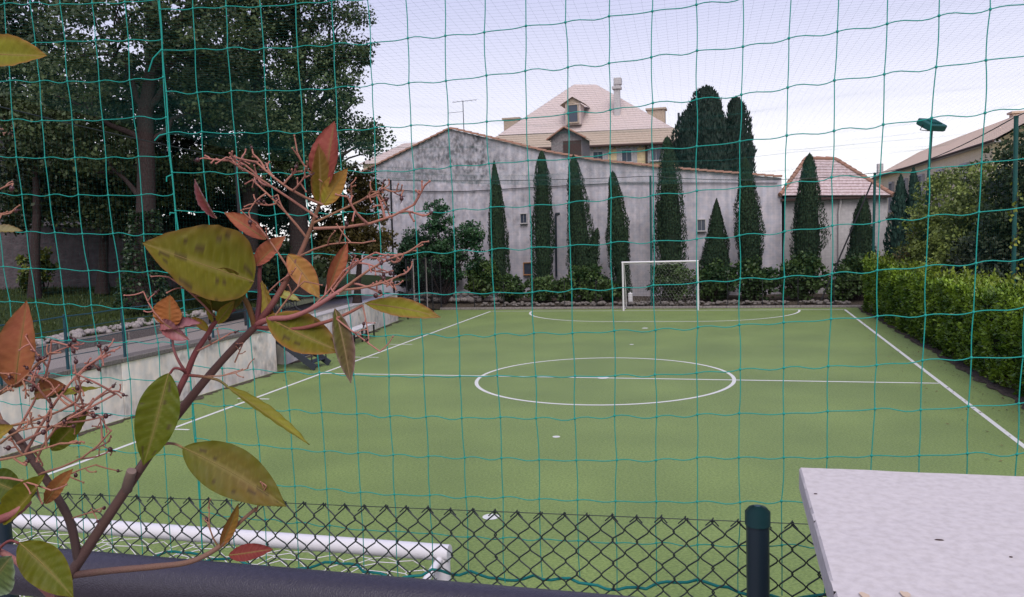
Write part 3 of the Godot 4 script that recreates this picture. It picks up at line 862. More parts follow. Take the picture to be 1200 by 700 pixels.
func build_far_houses() -> void:
	# the big yellow house
	var z := -45.0
	var h := thing("yellow_house", "large yellow house with a pale hipped tile roof rising behind the grey wall", "house", Vector3(-7, 0, z))
	var w := Shape.new(); w.box(Vector3(-7.5, 4.9, z - 7.0), Vector3(7.95, 4.95, 7.0)); put("wall", w, M.yellow_wall, h)
	var sk := Shape.new()   # lower skirt of the roof
	var e0 := Vector3(-16.1, 9.98, z + 0.55); var e1 := Vector3(1.3, 9.72, z + 0.55)
	var s0 := Vector3(-15.4, 11.2, z - 1.2); var s1 := Vector3(0.7, 10.95, z - 1.2)
	courses(sk, e0, e1, s1, s0, 6, 0.022)
	courses(sk, e1, Vector3(1.3, 9.72, z - 14.5), Vector3(0.7, 10.95, z - 13), s1, 6, 0.022)
	courses(sk, Vector3(-16.1, 9.98, z - 14.5), e0, s0, Vector3(-15.4, 11.2, z - 13), 6, 0.022)
	put("lower_roof", sk, M.tan_tile, h)
	var mr := Shape.new()
	var a := Vector3(-15.3, 11.25, z - 1.25); var b := Vector3(-1.3, 11.0, z - 1.25); var c := Vector3(-1.3, 11.0, z - 13); var d := Vector3(-15.3, 11.25, z - 13)
	var r0 := Vector3(-9.85, 15.75, z - 6.5); var r1 := Vector3(-8.0, 15.6, z - 6.5)
	courses(mr, a, b, r1, r0, 22, 0.018)
	courses(mr, b, c, r1, r1, 22, 0.018)
	courses(mr, c, d, r0, r1, 22, 0.018)
	courses(mr, d, a, r0, r0, 22, 0.035)
	put("roof", mr, M.pale_tile, h)
	var bed := Shape.new(); bed.box(Vector3(-7.4, 10.0, z - 6.5), Vector3(8.4, 0.06, 6.6)); put("eaves_board", bed, M.dark_wood, h)
	var gt := Shape.new(); gt.tube([e0 + Vector3(0, -.1, .06), e1 + Vector3(0, -.1, .06)], 0.1, 7); put("gutter", gt, M.gutter, h)
	var dp := Shape.new(); dp.tube([Vector3(-3.2, 9.8, z + 0.5), Vector3(-3.22, 9.5, z + 0.12), Vector3(-3.22, 3, z + 0.12)], 0.09, 7); put("downpipe", dp, M.gutter, h)
	for k in 7:
		var x := -13.6 + 2.22 * k
		var p := Shape.new(); p.box(Vector3(x, 8.95, z + 0.02), Vector3(0.78, 0.62, 0.03)); put("plaster_panel", p, M.white_plaster, h)
		window(h, Vector3(x, 8.92, z + 0.09), Vector2(0.36, 0.42), Vector3.BACK, M.white_plaster, 0.07, 1)
	var cn := Shape.new()
	for k in 40: cn.box(Vector3(-15.2 + 0.39 * k, 9.62, z + 0.09), Vector3(0.09, 0.12, 0.09))
	put("eaves_bracket", cn, M.white_plaster, h, "stuff")
	# dormer, chimneys
	var dm := Shape.new()
	var dc := Vector3(-9.1, 12.55, z - 2.2)
	dm.box(dc, Vector3(0.62, 0.82, 0.8)); put("dormer", dm, M.pale_tile, h)
	var dr := Shape.new()
	dr.quad(dc + Vector3(-1.0, 0.75, 1.0), dc + Vector3(0, 1.35, 1.0), dc + Vector3(0, 1.35, -1.6), dc + Vector3(-1.0, 0.75, -1.6))
	dr.quad(dc + Vector3(0, 1.35, 1.0), dc + Vector3(1.0, 0.75, 1.0), dc + Vector3(1.0, 0.75, -1.6), dc + Vector3(0, 1.35, -1.6))
	dr.face(dc + Vector3(-.85, 0.84, .8), dc + Vector3(.85, 0.84, .8), dc + Vector3(0, 1.32, .8))
	put("dormer_roof", dr, M.tan_tile, h)
	window(h, dc + Vector3(0, 0.05, 0.84), Vector2(0.38, 0.66), Vector3.BACK, M.tan_tile, 0.06, 0)
	var ch := Shape.new()
	ch.box(Vector3(-5.78, 13.4, z - 3.0), Vector3(0.24, 1.6, 0.24), Basis(), Color.WHITE, 0.03)
	ch.box(Vector3(-5.78, 14.6, z - 3.0), Vector3(0.36, 0.12, 0.36), Basis(), Color.WHITE, 0.03)
	ch.box(Vector3(-5.70, 15.1, z - 3.0), Vector3(0.30, 0.28, 0.30), Basis(), Color.WHITE, 0.03)
	put("chimney", ch, M.white_plaster, h)
	for q in [[-15.0, 11.9, -5.0, .65], [-2.85, 11.9, -5.0, .7]]:
		var s := Shape.new(); s.box(Vector3(q[0], q[1], z + q[2]), Vector3(q[3], 1.0, .6), Basis(), Color.WHITE, 0.03); s.box(Vector3(q[0], q[1] + 1.06, z + q[2]), Vector3(q[3] + .12, .07, .72)); put("chimney", s, M.tan_tile, h)
	var fl := Shape.new(); fl.tube([Vector3(-0.9, 10.9, z - 2), Vector3(-0.9, 12.2, z - 2)], 0.09, 7); put("flue_pipe", fl, M.steel, h)
	# a lean-to gable standing in front of the house
	var g := thing("outhouse", "small dark gabled outhouse peeping over the grey wall before the yellow house", "shed", Vector3(-7.6, 0, -33))
	var gz := -33.0
	var gx0 := at_z(646, 170, gz).x; var gx1 := at_z(682, 170, gz).x; var gm := at_z(662, 150, gz); var ge := at_z(682, 160, gz).y
	var gs := Shape.new()
	gs.box(Vector3((gx0 + gx1) / 2, ge / 2, gz - 1.5), Vector3((gx1 - gx0) / 2, ge / 2, 1.5))
	gs.face(Vector3(gx0, ge, gz), Vector3(gx1, ge, gz), Vector3(gm.x, gm.y, gz))
	put("wall", gs, M.grey_gable, g)
	var gr := Shape.new()
	for e in 2:
		var o := Vector3(gx0 - .25, ge - .12, gz + .3) if e == 0 else Vector3(gm.x, gm.y + .04, gz + .3)
		var q := Vector3(gm.x, gm.y + .04, gz + .3) if e == 0 else Vector3(gx1 + .3, ge - .12, gz + .3)
		for k in 7:
			gr.quad(o + Vector3(0, 0.03 * (k % 2), -.5 * k), q + Vector3(0, 0.03 * (k % 2), -.5 * k), q + Vector3(0, 0.03 * (k % 2), -.5 * k - .5), o + Vector3(0, 0.03 * (k % 2), -.5 * k - .5))
		var vg := Shape.new(); vg.tube([o, q], 0.07, 5); put("verge", vg, M.clay_tile, g)
	put("roof", gr, M.clay_tile, g)
	var gd := Shape.new(); gd.box(Vector3(gx1 - .62, ge - 0.85, gz + .03), Vector3(.58, .62, .04)); put("shutter", gd, M.dark_wood, g)
	# small pale house far left
	var q := thing("far_house", "distant pale pink house roof left of the grey gable", "house", Vector3(-24.5, 0, -47))
	var qs := Shape.new(); qs.box(Vector3(-24.6, 4.8, -49), Vector3(2.6, 4.9, 3)); put("wall", qs, M.cream_wall, q)
	window(q, Vector3(-24.0, 8.2, -45.97), Vector2(.4, .6), Vector3.BACK, M.window_frame, .06, 1)
	var qr := Shape.new()
	courses(qr, Vector3(-27.5, 9.5, -45.7), Vector3(-21.8, 9.4, -45.7), Vector3(-23.4, 11.4, -49), Vector3(-24.6, 11.4, -49), 12, .03)
	courses(qr, Vector3(-21.8, 9.4, -45.7), Vector3(-21.8, 9.4, -52.3), Vector3(-23.4, 11.4, -49), Vector3(-23.4, 11.4, -49), 12, .03)
	courses(qr, Vector3(-27.5, 9.5, -52.3), Vector3(-27.5, 9.5, -45.7), Vector3(-24.6, 11.4, -49), Vector3(-24.6, 11.4, -49), 12, .03)
	put("roof", qr, M.pale_tile, q)
	var hp := thing("far_house", "pinkish house glimpsed between the trunks at the far left", "house", Vector3(-30, 0, -16))
	var hs := Shape.new(); hs.box(Vector3(-33.0, 4.2, -14.5), Vector3(3.0, 4.4, 4)); put("wall", hs, M.grey_gable, hp)
	for k in 3: window(hp, Vector3(-34.6 + 1.7 * k, 6.4, -10.46), Vector2(.4, .7), Vector3.BACK, M.window_frame, .06, 1)
	var hr := Shape.new(); courses(hr, Vector3(-36.4, 8.6, -10.2), Vector3(-29.6, 8.6, -10.2), Vector3(-31, 10.4, -14.5), Vector3(-35, 10.4, -14.5), 10, .03)
	courses(hr, Vector3(-29.6, 8.6, -10.2), Vector3(-29.6, 8.6, -18.8), Vector3(-31, 10.4, -14.5), Vector3(-31, 10.4, -14.5), 10, .03)
	put("roof", hr, M.clay_tile, hp)
	# cream house on the right, seen along its side
	var y := thing("cream_house", "long cream house with a shallow tan roof behind the trees on the right", "house", Vector3(13, 0, -32))
	var ys := Shape.new(); ys.box(Vector3(16.0, 3.2, -31.5), Vector3(3.0, 3.25, 13.8)); put("wall", ys, M.cream_wall, y)
	var yr := Shape.new()
	courses(yr, Vector3(12.75, 6.45, -45.6), Vector3(12.75, 6.45, -16.5), Vector3(16, 8.2, -16.5), Vector3(16, 8.2, -45.6), 12, .008)
	courses(yr, Vector3(19.25, 6.45, -16.5), Vector3(19.25, 6.45, -45.6), Vector3(16, 8.2, -45.6), Vector3(16, 8.2, -16.5), 12, .008)
	put("roof", yr, M.tan_far_tile, y)
	var gab := Shape.new()
	gab.face(Vector3(13, 6.4, -17.7), Vector3(19, 6.4, -17.7), Vector3(16, 8.1, -17.7)); gab.face(Vector3(19, 6.4, -45.3), Vector3(13, 6.4, -45.3), Vector3(16, 8.1, -45.3))
	put("gable", gab, M.cream_wall, y)
	var yv := Shape.new(); yv.box(Vector3(12.88, 6.38, -31.1), Vector3(0.11, 0.04, 14.5)); put("eaves_board", yv, M.window_frame, y)
	var yg := Shape.new(); yg.tube([Vector3(12.7, 6.4, -45.6), Vector3(12.7, 6.4, -16.5)], 0.05, 6); put("gutter", yg, M.gutter, y)
	for k in 6: window(y, Vector3(12.93, 4.9, -43.0 + 4.3 * k), Vector2(0.5, 0.85), Vector3.LEFT, M.window_frame, 0.07, 1)
	for k in 1:
		var s := Shape.new(); s.box(Vector3(16.2, 7.85, -25.5), Vector3(.3, .45, .3), Basis(), Color.WHITE, .03); s.box(Vector3(16.2, 8.35, -25.5), Vector3(.38, .05, .38)); put("chimney", s, M.tan_far_tile, y)
	var yc := Shape.new(); yc.box(Vector3(13.3, 6.9, -45.2), Vector3(.2, .55, .2), Basis(), Color.WHITE, .03); put("chimney", yc, M.white_plaster, y)
	# two great dark cypresses on the skyline
	for q2 in [["broad dark cypress on the skyline right of the yellow house", 828, 103, 4.6, 0], ["slimmer dark cypress on the skyline behind the broad one", 863, 116, 2.5, 1]]:
		var tp := at_z(q2[1], q2[2], -38.0)
		var bs := Vector3(tp.x + (0.0 if q2[4] else -0.1), 0, -38.0)
		var spur: Variant = null
		if q2[4] == 0: spur = [Vector3(bs.x - 1.0, 0, -37.6), at_z(806, 130, -37.6), 1.5, 3600]
		cypress(q2[0], bs, tp, q2[3], 0.62, 7000, spur, 0.45, Color(.010, .018, .014), Color(.026, .040, .030), "great cypresses on the skyline", .42)

func build_back_planting() -> void:
	var rows := [
		["first cypress from the left, a slim spindle beside the bright green bush", 579, 190, 588, .86, .5, .66],
		["second cypress from the left, narrow and straight beside the small upper window", 635, 178, 637, 1.0, .5, .45],
		["third cypress from the left, wide and ragged low down", 672, 183, 684, 1.2, .42, .5],
		["fourth cypress from the left, bent over at the top, left of the far goal", 718, 202, 732, 1.0, .48, .52],
		["tallest cypress of the row, behind the far goal, with a spur at left", 782, 161, 789, 1.3, .48, .52],
		["short broad cypress with a thin pointed tip by the right goalpost", 840, 234, 839, 1.6, .26, .85],
		["slender dark cypress just right of the short broad one", 873, 185, 882, 1.25, .45, .5],
		["cypress standing before the hip-roofed pavilion", 949, 181, 943, 1.4, .42, .55],
		["last and lowest cypress of the row, beside the corner pole", 1013, 230, 1004, 1.2, .4, .55]]
	for k in rows.size():
		var r: Array = rows[k]
		var z := -18.6 - 0.15 * (k % 2)
		var tp := at_z(r[1], r[2], z)
		var bs := at_z(r[3], 345, z); bs.y = 0.15
		var spur: Variant = null
		if k == 4: spur = [Vector3(bs.x - 0.25, 1.2, z), at_z(771, 236, z), .3, 900]
		if k == 2: spur = [Vector3(bs.x + 0.25, 1.0, z), at_z(700, 268, z), .36, 1100]
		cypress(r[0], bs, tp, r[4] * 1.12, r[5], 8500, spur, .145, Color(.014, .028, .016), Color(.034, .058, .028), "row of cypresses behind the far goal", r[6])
	# low evergreen shrubs under them
	var g := Color(.022, .045, .016); var l := Color(.075, .12, .035)
	var low := [
		["low green shrub left of the second cypress", 602, 0.75, .62], ["dense low shrub at the foot of the second cypress", 638, .8, .6], ["low spreading shrub between the second and third cypress", 660, .55, .5],
		["round bushy shrub at the foot of the third cypress", 690, .95, .85], ["thin straggly shrub left of the far goal", 716, .5, .45],
		["leafy shrub seen through the far goal's net", 788, 1.05, .8], ["spreading shrub right of the far goal's right post", 838, .95, .85],
		["bushy shrub at the foot of the slender dark cypress", 884, 1.0, .85], ["rounded shrub before the pavilion's cypress", 938, 1.05, .95], ["low shrub by the foot of the leaning brace", 985, .7, .55], ["dark bushy shrub at the right end of the planting bed", 1006, .9, .95]]
	for q in low:
		var p := at_z(q[1], 352, -17.75); p.y = 0.18
		shrub("low_shrub", q[0], p, Vector3(q[2], q[3], .6), int(50 * q[2] * q[3]) + 26, 26, .15, g, l, "low shrubs in the planting bed")
	# pale stones edging the bed
	var st := Shape.new()
	for k in 260: stone(st, Vector3(rng.randf_range(-8.6, 7.6), 0.13 + rng.randf() * .1, rng.randf_range(-17.4, -16.7)), rng.randf_range(.04, .12))
	tag(put("bed_stones", st, M.cap_stone, null, "stuff"), "grey stones edging the planting bed behind the far goal", "stones")
	var wb := thing("watering_can", "small white plastic container on the soil inside the left goalpost", "container", Vector3(-1.0, .2, -17.2))
	var cs := Shape.new(); var cp := at_z(739, 352, -17.2); cs.box(Vector3(cp.x, .42, -17.2), Vector3(.1, .2, .09), Basis(), Color.WHITE, .03); put("body", cs, M.white_paint, wb)
	var cn := Shape.new(); cn.tube([Vector3(cp.x, .61, -17.2), Vector3(cp.x, .67, -17.2)], .035, 8); put("neck", cn, M.white_paint, wb)
	var fc := thing("fence", "thin dark wire fence low behind the far goal line", "fence", Vector3(0, 0, -16.6))
	var wires := Shape.new()
	for k in 13:
		var x := -8.4 + 1.4 * k
		var s := Shape.new(); s.tube([Vector3(x, 0, -16.6), Vector3(x, 1.25, -16.6)], .018, 6); put("post", s, M.dark_iron, fc)
	for k in 10: wires.tube([Vector3(-8.4, .12 + .12 * k, -16.6), Vector3(8.4, .12 + .12 * k, -16.6)], .002, 4, false)
	for k in 140: wires.tube([Vector3(-8.4 + .12 * k, .05, -16.6), Vector3(-8.4 + .12 * k, 1.2, -16.6)], .002, 4, false)
	put("mesh", wires, M.dark_iron, fc, "stuff")
	# the bright green bush and its companions in the far left corner
	var b := at_z(520, 340, -17.4); b.y = .2
	var bush := thing("green_bush", "tall feathery bright green bush left of the first cypress", "shrub", b)
	var stx := Shape.new()
	for k in 7: limb(stx, b, b + Vector3(rng.randf_range(-1.6, 1.6), rng.randf_range(2, 4.2), rng.randf_range(-.6, .6)), .05, .012)
	put("stems", stx, M.bark, bush)
	var cr := Shape.new()
	clumps(cr, at_z(520, 300, -17.4), Vector3(1.75, 1.15, .9), 110, 44, .34, .12, Color(.018, .048, .026), Color(.055, .12, .05))
	clumps(cr, at_z(512, 262, -17.4), Vector3(.75, 1.05, .6), 46, 38, .26, .115, Color(.02, .055, .03), Color(.06, .14, .06), -.4)
	clumps(cr, at_z(550, 275, -17.4), Vector3(.7, .7, .6), 30, 40, .28, .12, Color(.02, .055, .03), Color(.06, .13, .05))
	clumps(cr, at_z(485, 285, -17.4), Vector3(.7, .7, .6), 30, 40, .28, .12, Color(.018, .045, .028), Color(.05, .11, .05))
	put("foliage", cr, M.leaves, bush)
	shrub("low_shrub", "yellowish green shrub between the bright bush and the first cypress", at_z(566, 350, -17.6), Vector3(.75, .95, .6), 60, 30, .16, Color(.03, .055, .016), Color(.10, .15, .04), "low shrubs in the planting bed")
	shrub("dark_shrub", "dark shrub mass behind the gate frame at the far left corner", at_x(500, 345, -11.8), Vector3(1.5, 1.3, 2.2), 120, 34, .2, Color(.012, .02, .012), Color(.035, .05, .026))

func build_right_side() -> void:
	# clipped laurel hedge along the right touchline
	var h := thing("laurel_hedge", "bushy laurel hedge with bright new shoots along the right side of the pitch", "hedge", Vector3(8.7, 0, -5))
	var core := Shape.new(); var lv := Shape.new(); var sh := Shape.new()
	var zs := 6.0; var ze := -15.2
	for k in 22:
		var z := lerpf(zs, ze, (k + .5) / 22.0); var x := lerpf(8.62, 8.05, (zs - z) / (zs - ze)) + .62
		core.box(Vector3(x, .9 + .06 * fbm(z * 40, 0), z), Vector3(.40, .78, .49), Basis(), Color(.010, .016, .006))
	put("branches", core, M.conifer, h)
	for k in 40000:
		var z := rng.randf_range(ze, zs); var f := (zs - z) / (zs - ze)
		var xf := lerpf(8.40, 7.84, f)
		var topy := 1.93 + .28 * fbm(z * 22, 5) + .16 * fbm(z * 70, 15) - .12 * f
		var p := Vector3.ZERO; var out := Vector3.LEFT
		if rng.randf() < .70:
			var y := rng.randf() * topy
			var bulge := .16 * fbm(z * 45, y * 45, 3) + .10 * fbm(z * 110, y * 110, 8) + .10 * sin(y / topy * PI)
			p = Vector3(xf + .12 - bulge + rng.randf() * .16, y, z)
		else:
			out = Vector3.UP
			p = Vector3(xf + rng.randf() * 1.15, topy + .10 * fbm(z * 90, xf * 90) - rng.randf() * .15, z)
		var dir := (out * .55 + rand_dir() * .75 + Vector3.UP * .35).normalized()
		var side := dir.cross(out + rand_dir() * .5).normalized()
		var l := rng.randf_range(.055, .115)
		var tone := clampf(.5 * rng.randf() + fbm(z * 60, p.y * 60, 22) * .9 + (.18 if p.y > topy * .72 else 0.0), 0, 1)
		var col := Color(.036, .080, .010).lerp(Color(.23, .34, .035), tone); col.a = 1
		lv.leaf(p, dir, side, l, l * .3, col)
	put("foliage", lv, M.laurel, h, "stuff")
	for k in 420:   # upright new shoots
		var z := rng.randf_range(ze, zs); var f := (zs - z) / (zs - ze)
		var p := Vector3(lerpf(8.58, 8.0, f) + rng.randf() * .9, 1.85 + .28 * fbm(z * 22, 5) - .12 * f, z)
		var tip := p + Vector3(rng.randf_range(-.1, .1), rng.randf_range(.15, .42), rng.randf_range(-.1, .1))
		for j in 7:
			var q := p.lerp(tip, (j + 1) / 7.0); var d := (rand_dir() + Vector3.UP * .9).normalized()
			sh.leaf(q, d, d.cross(rand_dir()).normalized(), .11, .032, Color(.11, .17, .02).lerp(Color(.19, .24, .035), rng.randf()))
	put("new_shoots", sh, M.laurel, h, "stuff")
	# screen fence behind the hedge
	var sf := thing("screen_fence", "dark shaded screen fence on posts behind the laurel hedge", "fence", Vector3(10.2, 0, -6))
	for k in 9:
		var z := 4.0 - 2.4 * k
		var s := Shape.new(); s.tube([Vector3(10.2, 0, z), Vector3(10.2, 2.75, z)], .035, 8); put("post", s, M.dark_iron, sf)
		if k < 8:
			var p := Shape.new(); p.box(Vector3(10.26, 1.4, z - 1.2), Vector3(.008, 1.15, 1.17)); put("screen_panel", p, M.dark_iron, sf)
	# floodlight on its pole
	var lp := thing("floodlight", "green floodlight on a tall pole rising behind the hedge", "floodlight", Vector3(9.35, 0, -11.5))
	var top := at_x(1092, 152, 9.45); var bot := Vector3(9.3, 0, -11.6)
	top.z = -11.3
	top = at_z(1092, 152, -11.3); bot = at_z(1077, 342, -11.3); bot.y = 0.0
	var ps := Shape.new(); ps.tube([bot, top], [.055, .045], 10); put("pole", ps, M.green_paint, lp)
	var hb := Basis(Vector3.UP, 0.75) * Basis(Vector3.RIGHT, 0.55)
	var hc := top + Vector3(0, .16, 0)
	var hd := Shape.new(); hd.box(hc, Vector3(.42, .11, .29), hb, Color.WHITE, .03); hd.box(hc + hb * Vector3(0, .1, -.03), Vector3(.2, .04, .12), hb, Color.WHITE, .015)
	for k in 5: hd.box(hc + hb * Vector3(-.2 + .1 * k, .1, .05), Vector3(.008, .05, .14), hb)
	put("housing", hd, M.green_paint, lp)
	var hg := Shape.new(); hg.box(hc + hb * Vector3(0, -.114, 0), Vector3(.37, .008, .25), hb); put("glass", hg, M.window_frame, lp)
	var hv := Shape.new(); hv.tube([hc + hb * Vector3(-.44, 0, 0), hc + hb * Vector3(-.44, -.2, 0), hc + hb * Vector3(0, -.22, 0), hc + hb * Vector3(.44, -.2, 0), hc + hb * Vector3(.44, 0, 0)], .014, 5); put("bracket", hv, M.dark_iron, lp)
	# trees behind
	var od := Color(.060, .080, .022); var ol := Color(.27, .33, .085)
	var specs := [
		["olive green feathery tree just right of the floodlight pole", 1114, 197, 1120, -11.0, 1.6, 2.5, 230, od, ol],
		["broad olive tree behind the hedge, middle of the right-hand group", 1152, 183, 1158, -8.5, 1.6, 2.7, 260, od, ol],
		["dark tree at the right edge of the picture behind the green net post", 1202, 146, 1207, -6.0, 1.1, 2.7, 190, Color(.016, .026, .014), Color(.05, .075, .03)],
		["dark shrubby tree low behind the fence on the right", 1165, 270, 1170, -6.0, 1.3, 1.3, 120, Color(.014, .022, .014), Color(.04, .055, .03)],
		["rust-tinged low tree left of the floodlight pole", 1092, 245, 1096, -13.0, .9, 1.8, 100, Color(.035, .032, .012), Color(.12, .10, .03)]]
	for q in specs:
		var tp := at_z(q[1], q[2], q[4]); var bs := at_z(q[3], 340, q[4]); bs.y = 0
		var c := tp - Vector3(0, q[6] * .8, 0)
		tree("garden_tree", q[0], bs, c + Vector3(0, q[6] * .3, 0), .12, [[c, Vector3(q[5] * .8, q[6] * .85, 1.3), q[7], 40], [c + Vector3(.4, -q[6] * .7, .3), Vector3(q[5], q[6] * .7, 1.3), int(q[7] * .7), 40], [c + Vector3(-.5, -q[6] * .3, .2), Vector3(q[5] * .7, q[6] * .6, 1.0), int(q[7] * .4), 40]], .10, q[8], q[9], "garden trees behind the right-hand hedge", .30)
	cypress("left of the two blue-green cypresses against the cream house", at_z(1052, 330, -18.5) * Vector3(1, 0, 1), at_z(1056, 207, -18.5), 1.3, .3, 2600, null, .26, Color(.012, .03, .024), Color(.028, .06, .045), "cypresses before the cream house")
	cypress("right of the two blue-green cypresses against the cream house", at_z(1072, 330, -18.2) * Vector3(1, 0, 1), at_z(1071, 198, -18.2), 1.2, .3, 2600, null, .26, Color(.012, .03, .024), Color(.028, .06, .045), "cypresses before the cream house")

func build_left_trees() -> void:
	var dk := Color(.017, .029, .014); var lt := Color(.092, .122, .050)
	var G := "tall trees on the bank at the left"
	# the big tree whose trunk crosses the left of the picture
	var b := at(166, 352, 23.0); b.y = 1.75
	var t0 := at(178, -60, 23.0)
	var big := tree("big_tree", "big rough-barked tree with an ivy-clad foot, its trunk crossing the left of the view", b, t0, .31,
		[[at(110, 20, 22), Vector3(2.3, 1.9, 2), 90, 44], [at(235, 30, 22.6), Vector3(1.7, 1.6, 1.6), 80, 44], [at(170, -70, 23), Vector3(3, 1.6, 2), 100, 40], [at(60, 110, 22), Vector3(1.6, 1.2, 1.5), 50, 44], [at(120, 175, 23.6), Vector3(1.6, .9, 1.2), 60, 40], [at(255, 110, 24), Vector3(1.2, 1.3, 1.2), 55, 44]], .115, dk, lt, G)
	var fk := Shape.new()
	limb(fk, at(186, 75, 23), at(232, -12, 22.7), .17, .10, .05)
	limb(fk, at(186, 85, 23), at(182, -40, 23.4), .2, .12, .05)
	put("fork", fk, M.bark, big)
	var iv := Shape.new()
	for k in 2600:
		var f := pow(rng.randf(), 1.2); var a := rng.randf() * TAU
		var p := b.lerp(t0, f * .27) + Vector3(cos(a), 0, sin(a)) * rng.randf_range(.30, .74 - .40 * f)
		var d := (Vector3(cos(a), -.4, sin(a)) + rand_dir() * .7).normalized()
		iv.leaf(p, d, d.cross(rand_dir()).normalized(), .11, .045, Color(.012, .024, .010).lerp(Color(.05, .08, .035), rng.randf() * rng.randf()))
	put("ivy", iv, M.laurel, big)
	# the poplar on the right of the group, its leaves catching the sky
	var pb := at(352, 345, 27.5); pb.y = 1.5
	var pdk := Color(.020, .032, .014); var plt := Color(.10, .14, .06)
	tree("poplar", "tall light-leaved poplar at the right end of the left-hand trees", pb, at(345, -80, 27.5), .34,
		[[at(345, -20, 27), Vector3(1.7, 1.8, 1.5), 110, 44], [at(335, 70, 27), Vector3(1.7, 1.6, 1.4), 115, 44], [at(402, 20, 27), Vector3(.85, .65, .8), 26, 40], [at(398, 72, 27), Vector3(1.0, .6, .8), 34, 40], [at(405, 110, 26.8), Vector3(.75, .8, .8), 30, 40], [at(395, 150, 27), Vector3(1.3, .8, 1), 54, 40], [at(432, 165, 26.6), Vector3(.6, .65, .6), 24, 36], [at(350, 170, 27.4), Vector3(1.6, 1.1, 1.2), 80, 40], [at(330, -90, 27), Vector3(2.5, 1.5, 2), 80, 40], [at(390, -40, 27), Vector3(1.2, .9, 1), 30, 40], [at(365, 100, 26.5), Vector3(1.2, 1.6, 1), 60, 40], [at(415, 60, 27), Vector3(.7, .5, .7), 20, 40], [at(372, 190, 26.8), Vector3(1.0, .8, .8), 40, 40]], .10, pdk, plt, G, .36)
	var others := [
		["second tall poplar, between the big trunk and the light-leaved poplar", 292, 27.0, .30, [[280, 0, 1.9, 1.7, 105], [265, 90, 1.7, 1.4, 90], [300, 150, 1.8, 1.2, 90], [270, 195, 1.6, .9, 70], [290, -90, 2.5, 1.4, 80]], pdk, lt],
		["dark evergreen tree filling the gap behind the big trunk", 240, 30.0, .3, [[215, 200, 2.2, 1.6, 120], [250, 250, 1.8, 1.2, 90], [225, 110, 2.0, 1.8, 100], [300, 250, 1.6, 1.3, 90], [340, 235, 1.5, 1.2, 80], [150, 85, 2.2, 1.5, 50], [60, 230, 2.4, 1.0, 110], [170, 230, 2.2, 1.1, 110], [290, 125, 2.0, 1.6, 80], [0, 190, 2.0, 1.4, 90], [90, -40, 3, 1.4, 40]], Color(.010, .016, .009), Color(.032, .046, .022)],
		["tall leafy tree at the far left edge, left of the big trunk", 40, 26.0, .15, [[30, 30, 2.2, 2.0, 120], [60, 150, 1.9, 1.5, 100], [20, 120, 1.6, 1.6, 80], [110, 110, 1.8, 1.5, 90], [10, -80, 3, 1.8, 90], [-30, 60, 2, 2, 60]], dk, lt],
		["slim tree with low drooping boughs before the grey garden wall", 120, 27.5, .17, [[130, 205, 2.0, 1.0, 100], [85, 235, 1.5, .8, 70], [140, 250, 1.3, .7, 54], [60, 185, 1.3, .9, 56], [170, 130, 1.6, 1.2, 80], [215, 215, 1.2, 1.0, 60], [20, 240, 1.2, .8, 50]], Color(.016, .024, .010), Color(.055, .072, .026)]]
	for o in others:
		var base := at(o[1], 345, o[2]); base.y = 1.85
		var ms := []
		for m in o[4]: ms.append([at(m[0], m[1], o[2] - rng.randf() * .8), Vector3(m[2], m[3], 1.4), m[4], 42])
		tree("tall_tree", o[0], base, at(o[1] + 4, -20 if o[2] < 27.2 else 130, o[2]), o[3], ms, .125, o[5], o[6], G)
	tree("rusty_tree", "small tree with rust and olive leaves left of the grey gable", at(418, 345, 29.5) * Vector3(1, 0, 1) + Vector3(0, 1.1, 0), at(420, 230, 29.5), .12,
		[[at(418, 232, 29.5), Vector3(1.0, 1.1, .9), 70, 34], [at(405, 275, 29.5), Vector3(1.2, .9, .9), 64, 34], [at(440, 280, 29.3), Vector3(.7, .8, .7), 34, 34], [at(375, 290, 29), Vector3(1.2, .9, .9), 60, 34]], .13, Color(.03, .028, .010), Color(.115, .085, .026), "", .3)
	shrub("yellow_shrub", "yellow-green shrub at the foot of the grey garden wall", at(45, 345, 27) * Vector3(1, 0, 1) + Vector3(0, 1.85, 0), Vector3(.55, .8, .5), 44, 30, .13, Color(.04, .055, .012), Color(.13, .15, .03))
	shrub("dark_shrub", "dark ivy-green undergrowth right of the big trunk", at(235, 345, 25) * Vector3(1, 0, 1) + Vector3(0, 1.8, 0), Vector3(1.2, .75, .8), 70, 32, .14, Color(.014, .022, .010), Color(.045, .065, .026))
	shrub("dark_shrub", "shaded undergrowth beneath the light-leaved poplar", at(330, 345, 28) * Vector3(1, 0, 1) + Vector3(0, 1.5, 0), Vector3(1.6, .9, .9), 90, 32, .15, Color(.014, .022, .010), Color(.04, .058, .024))

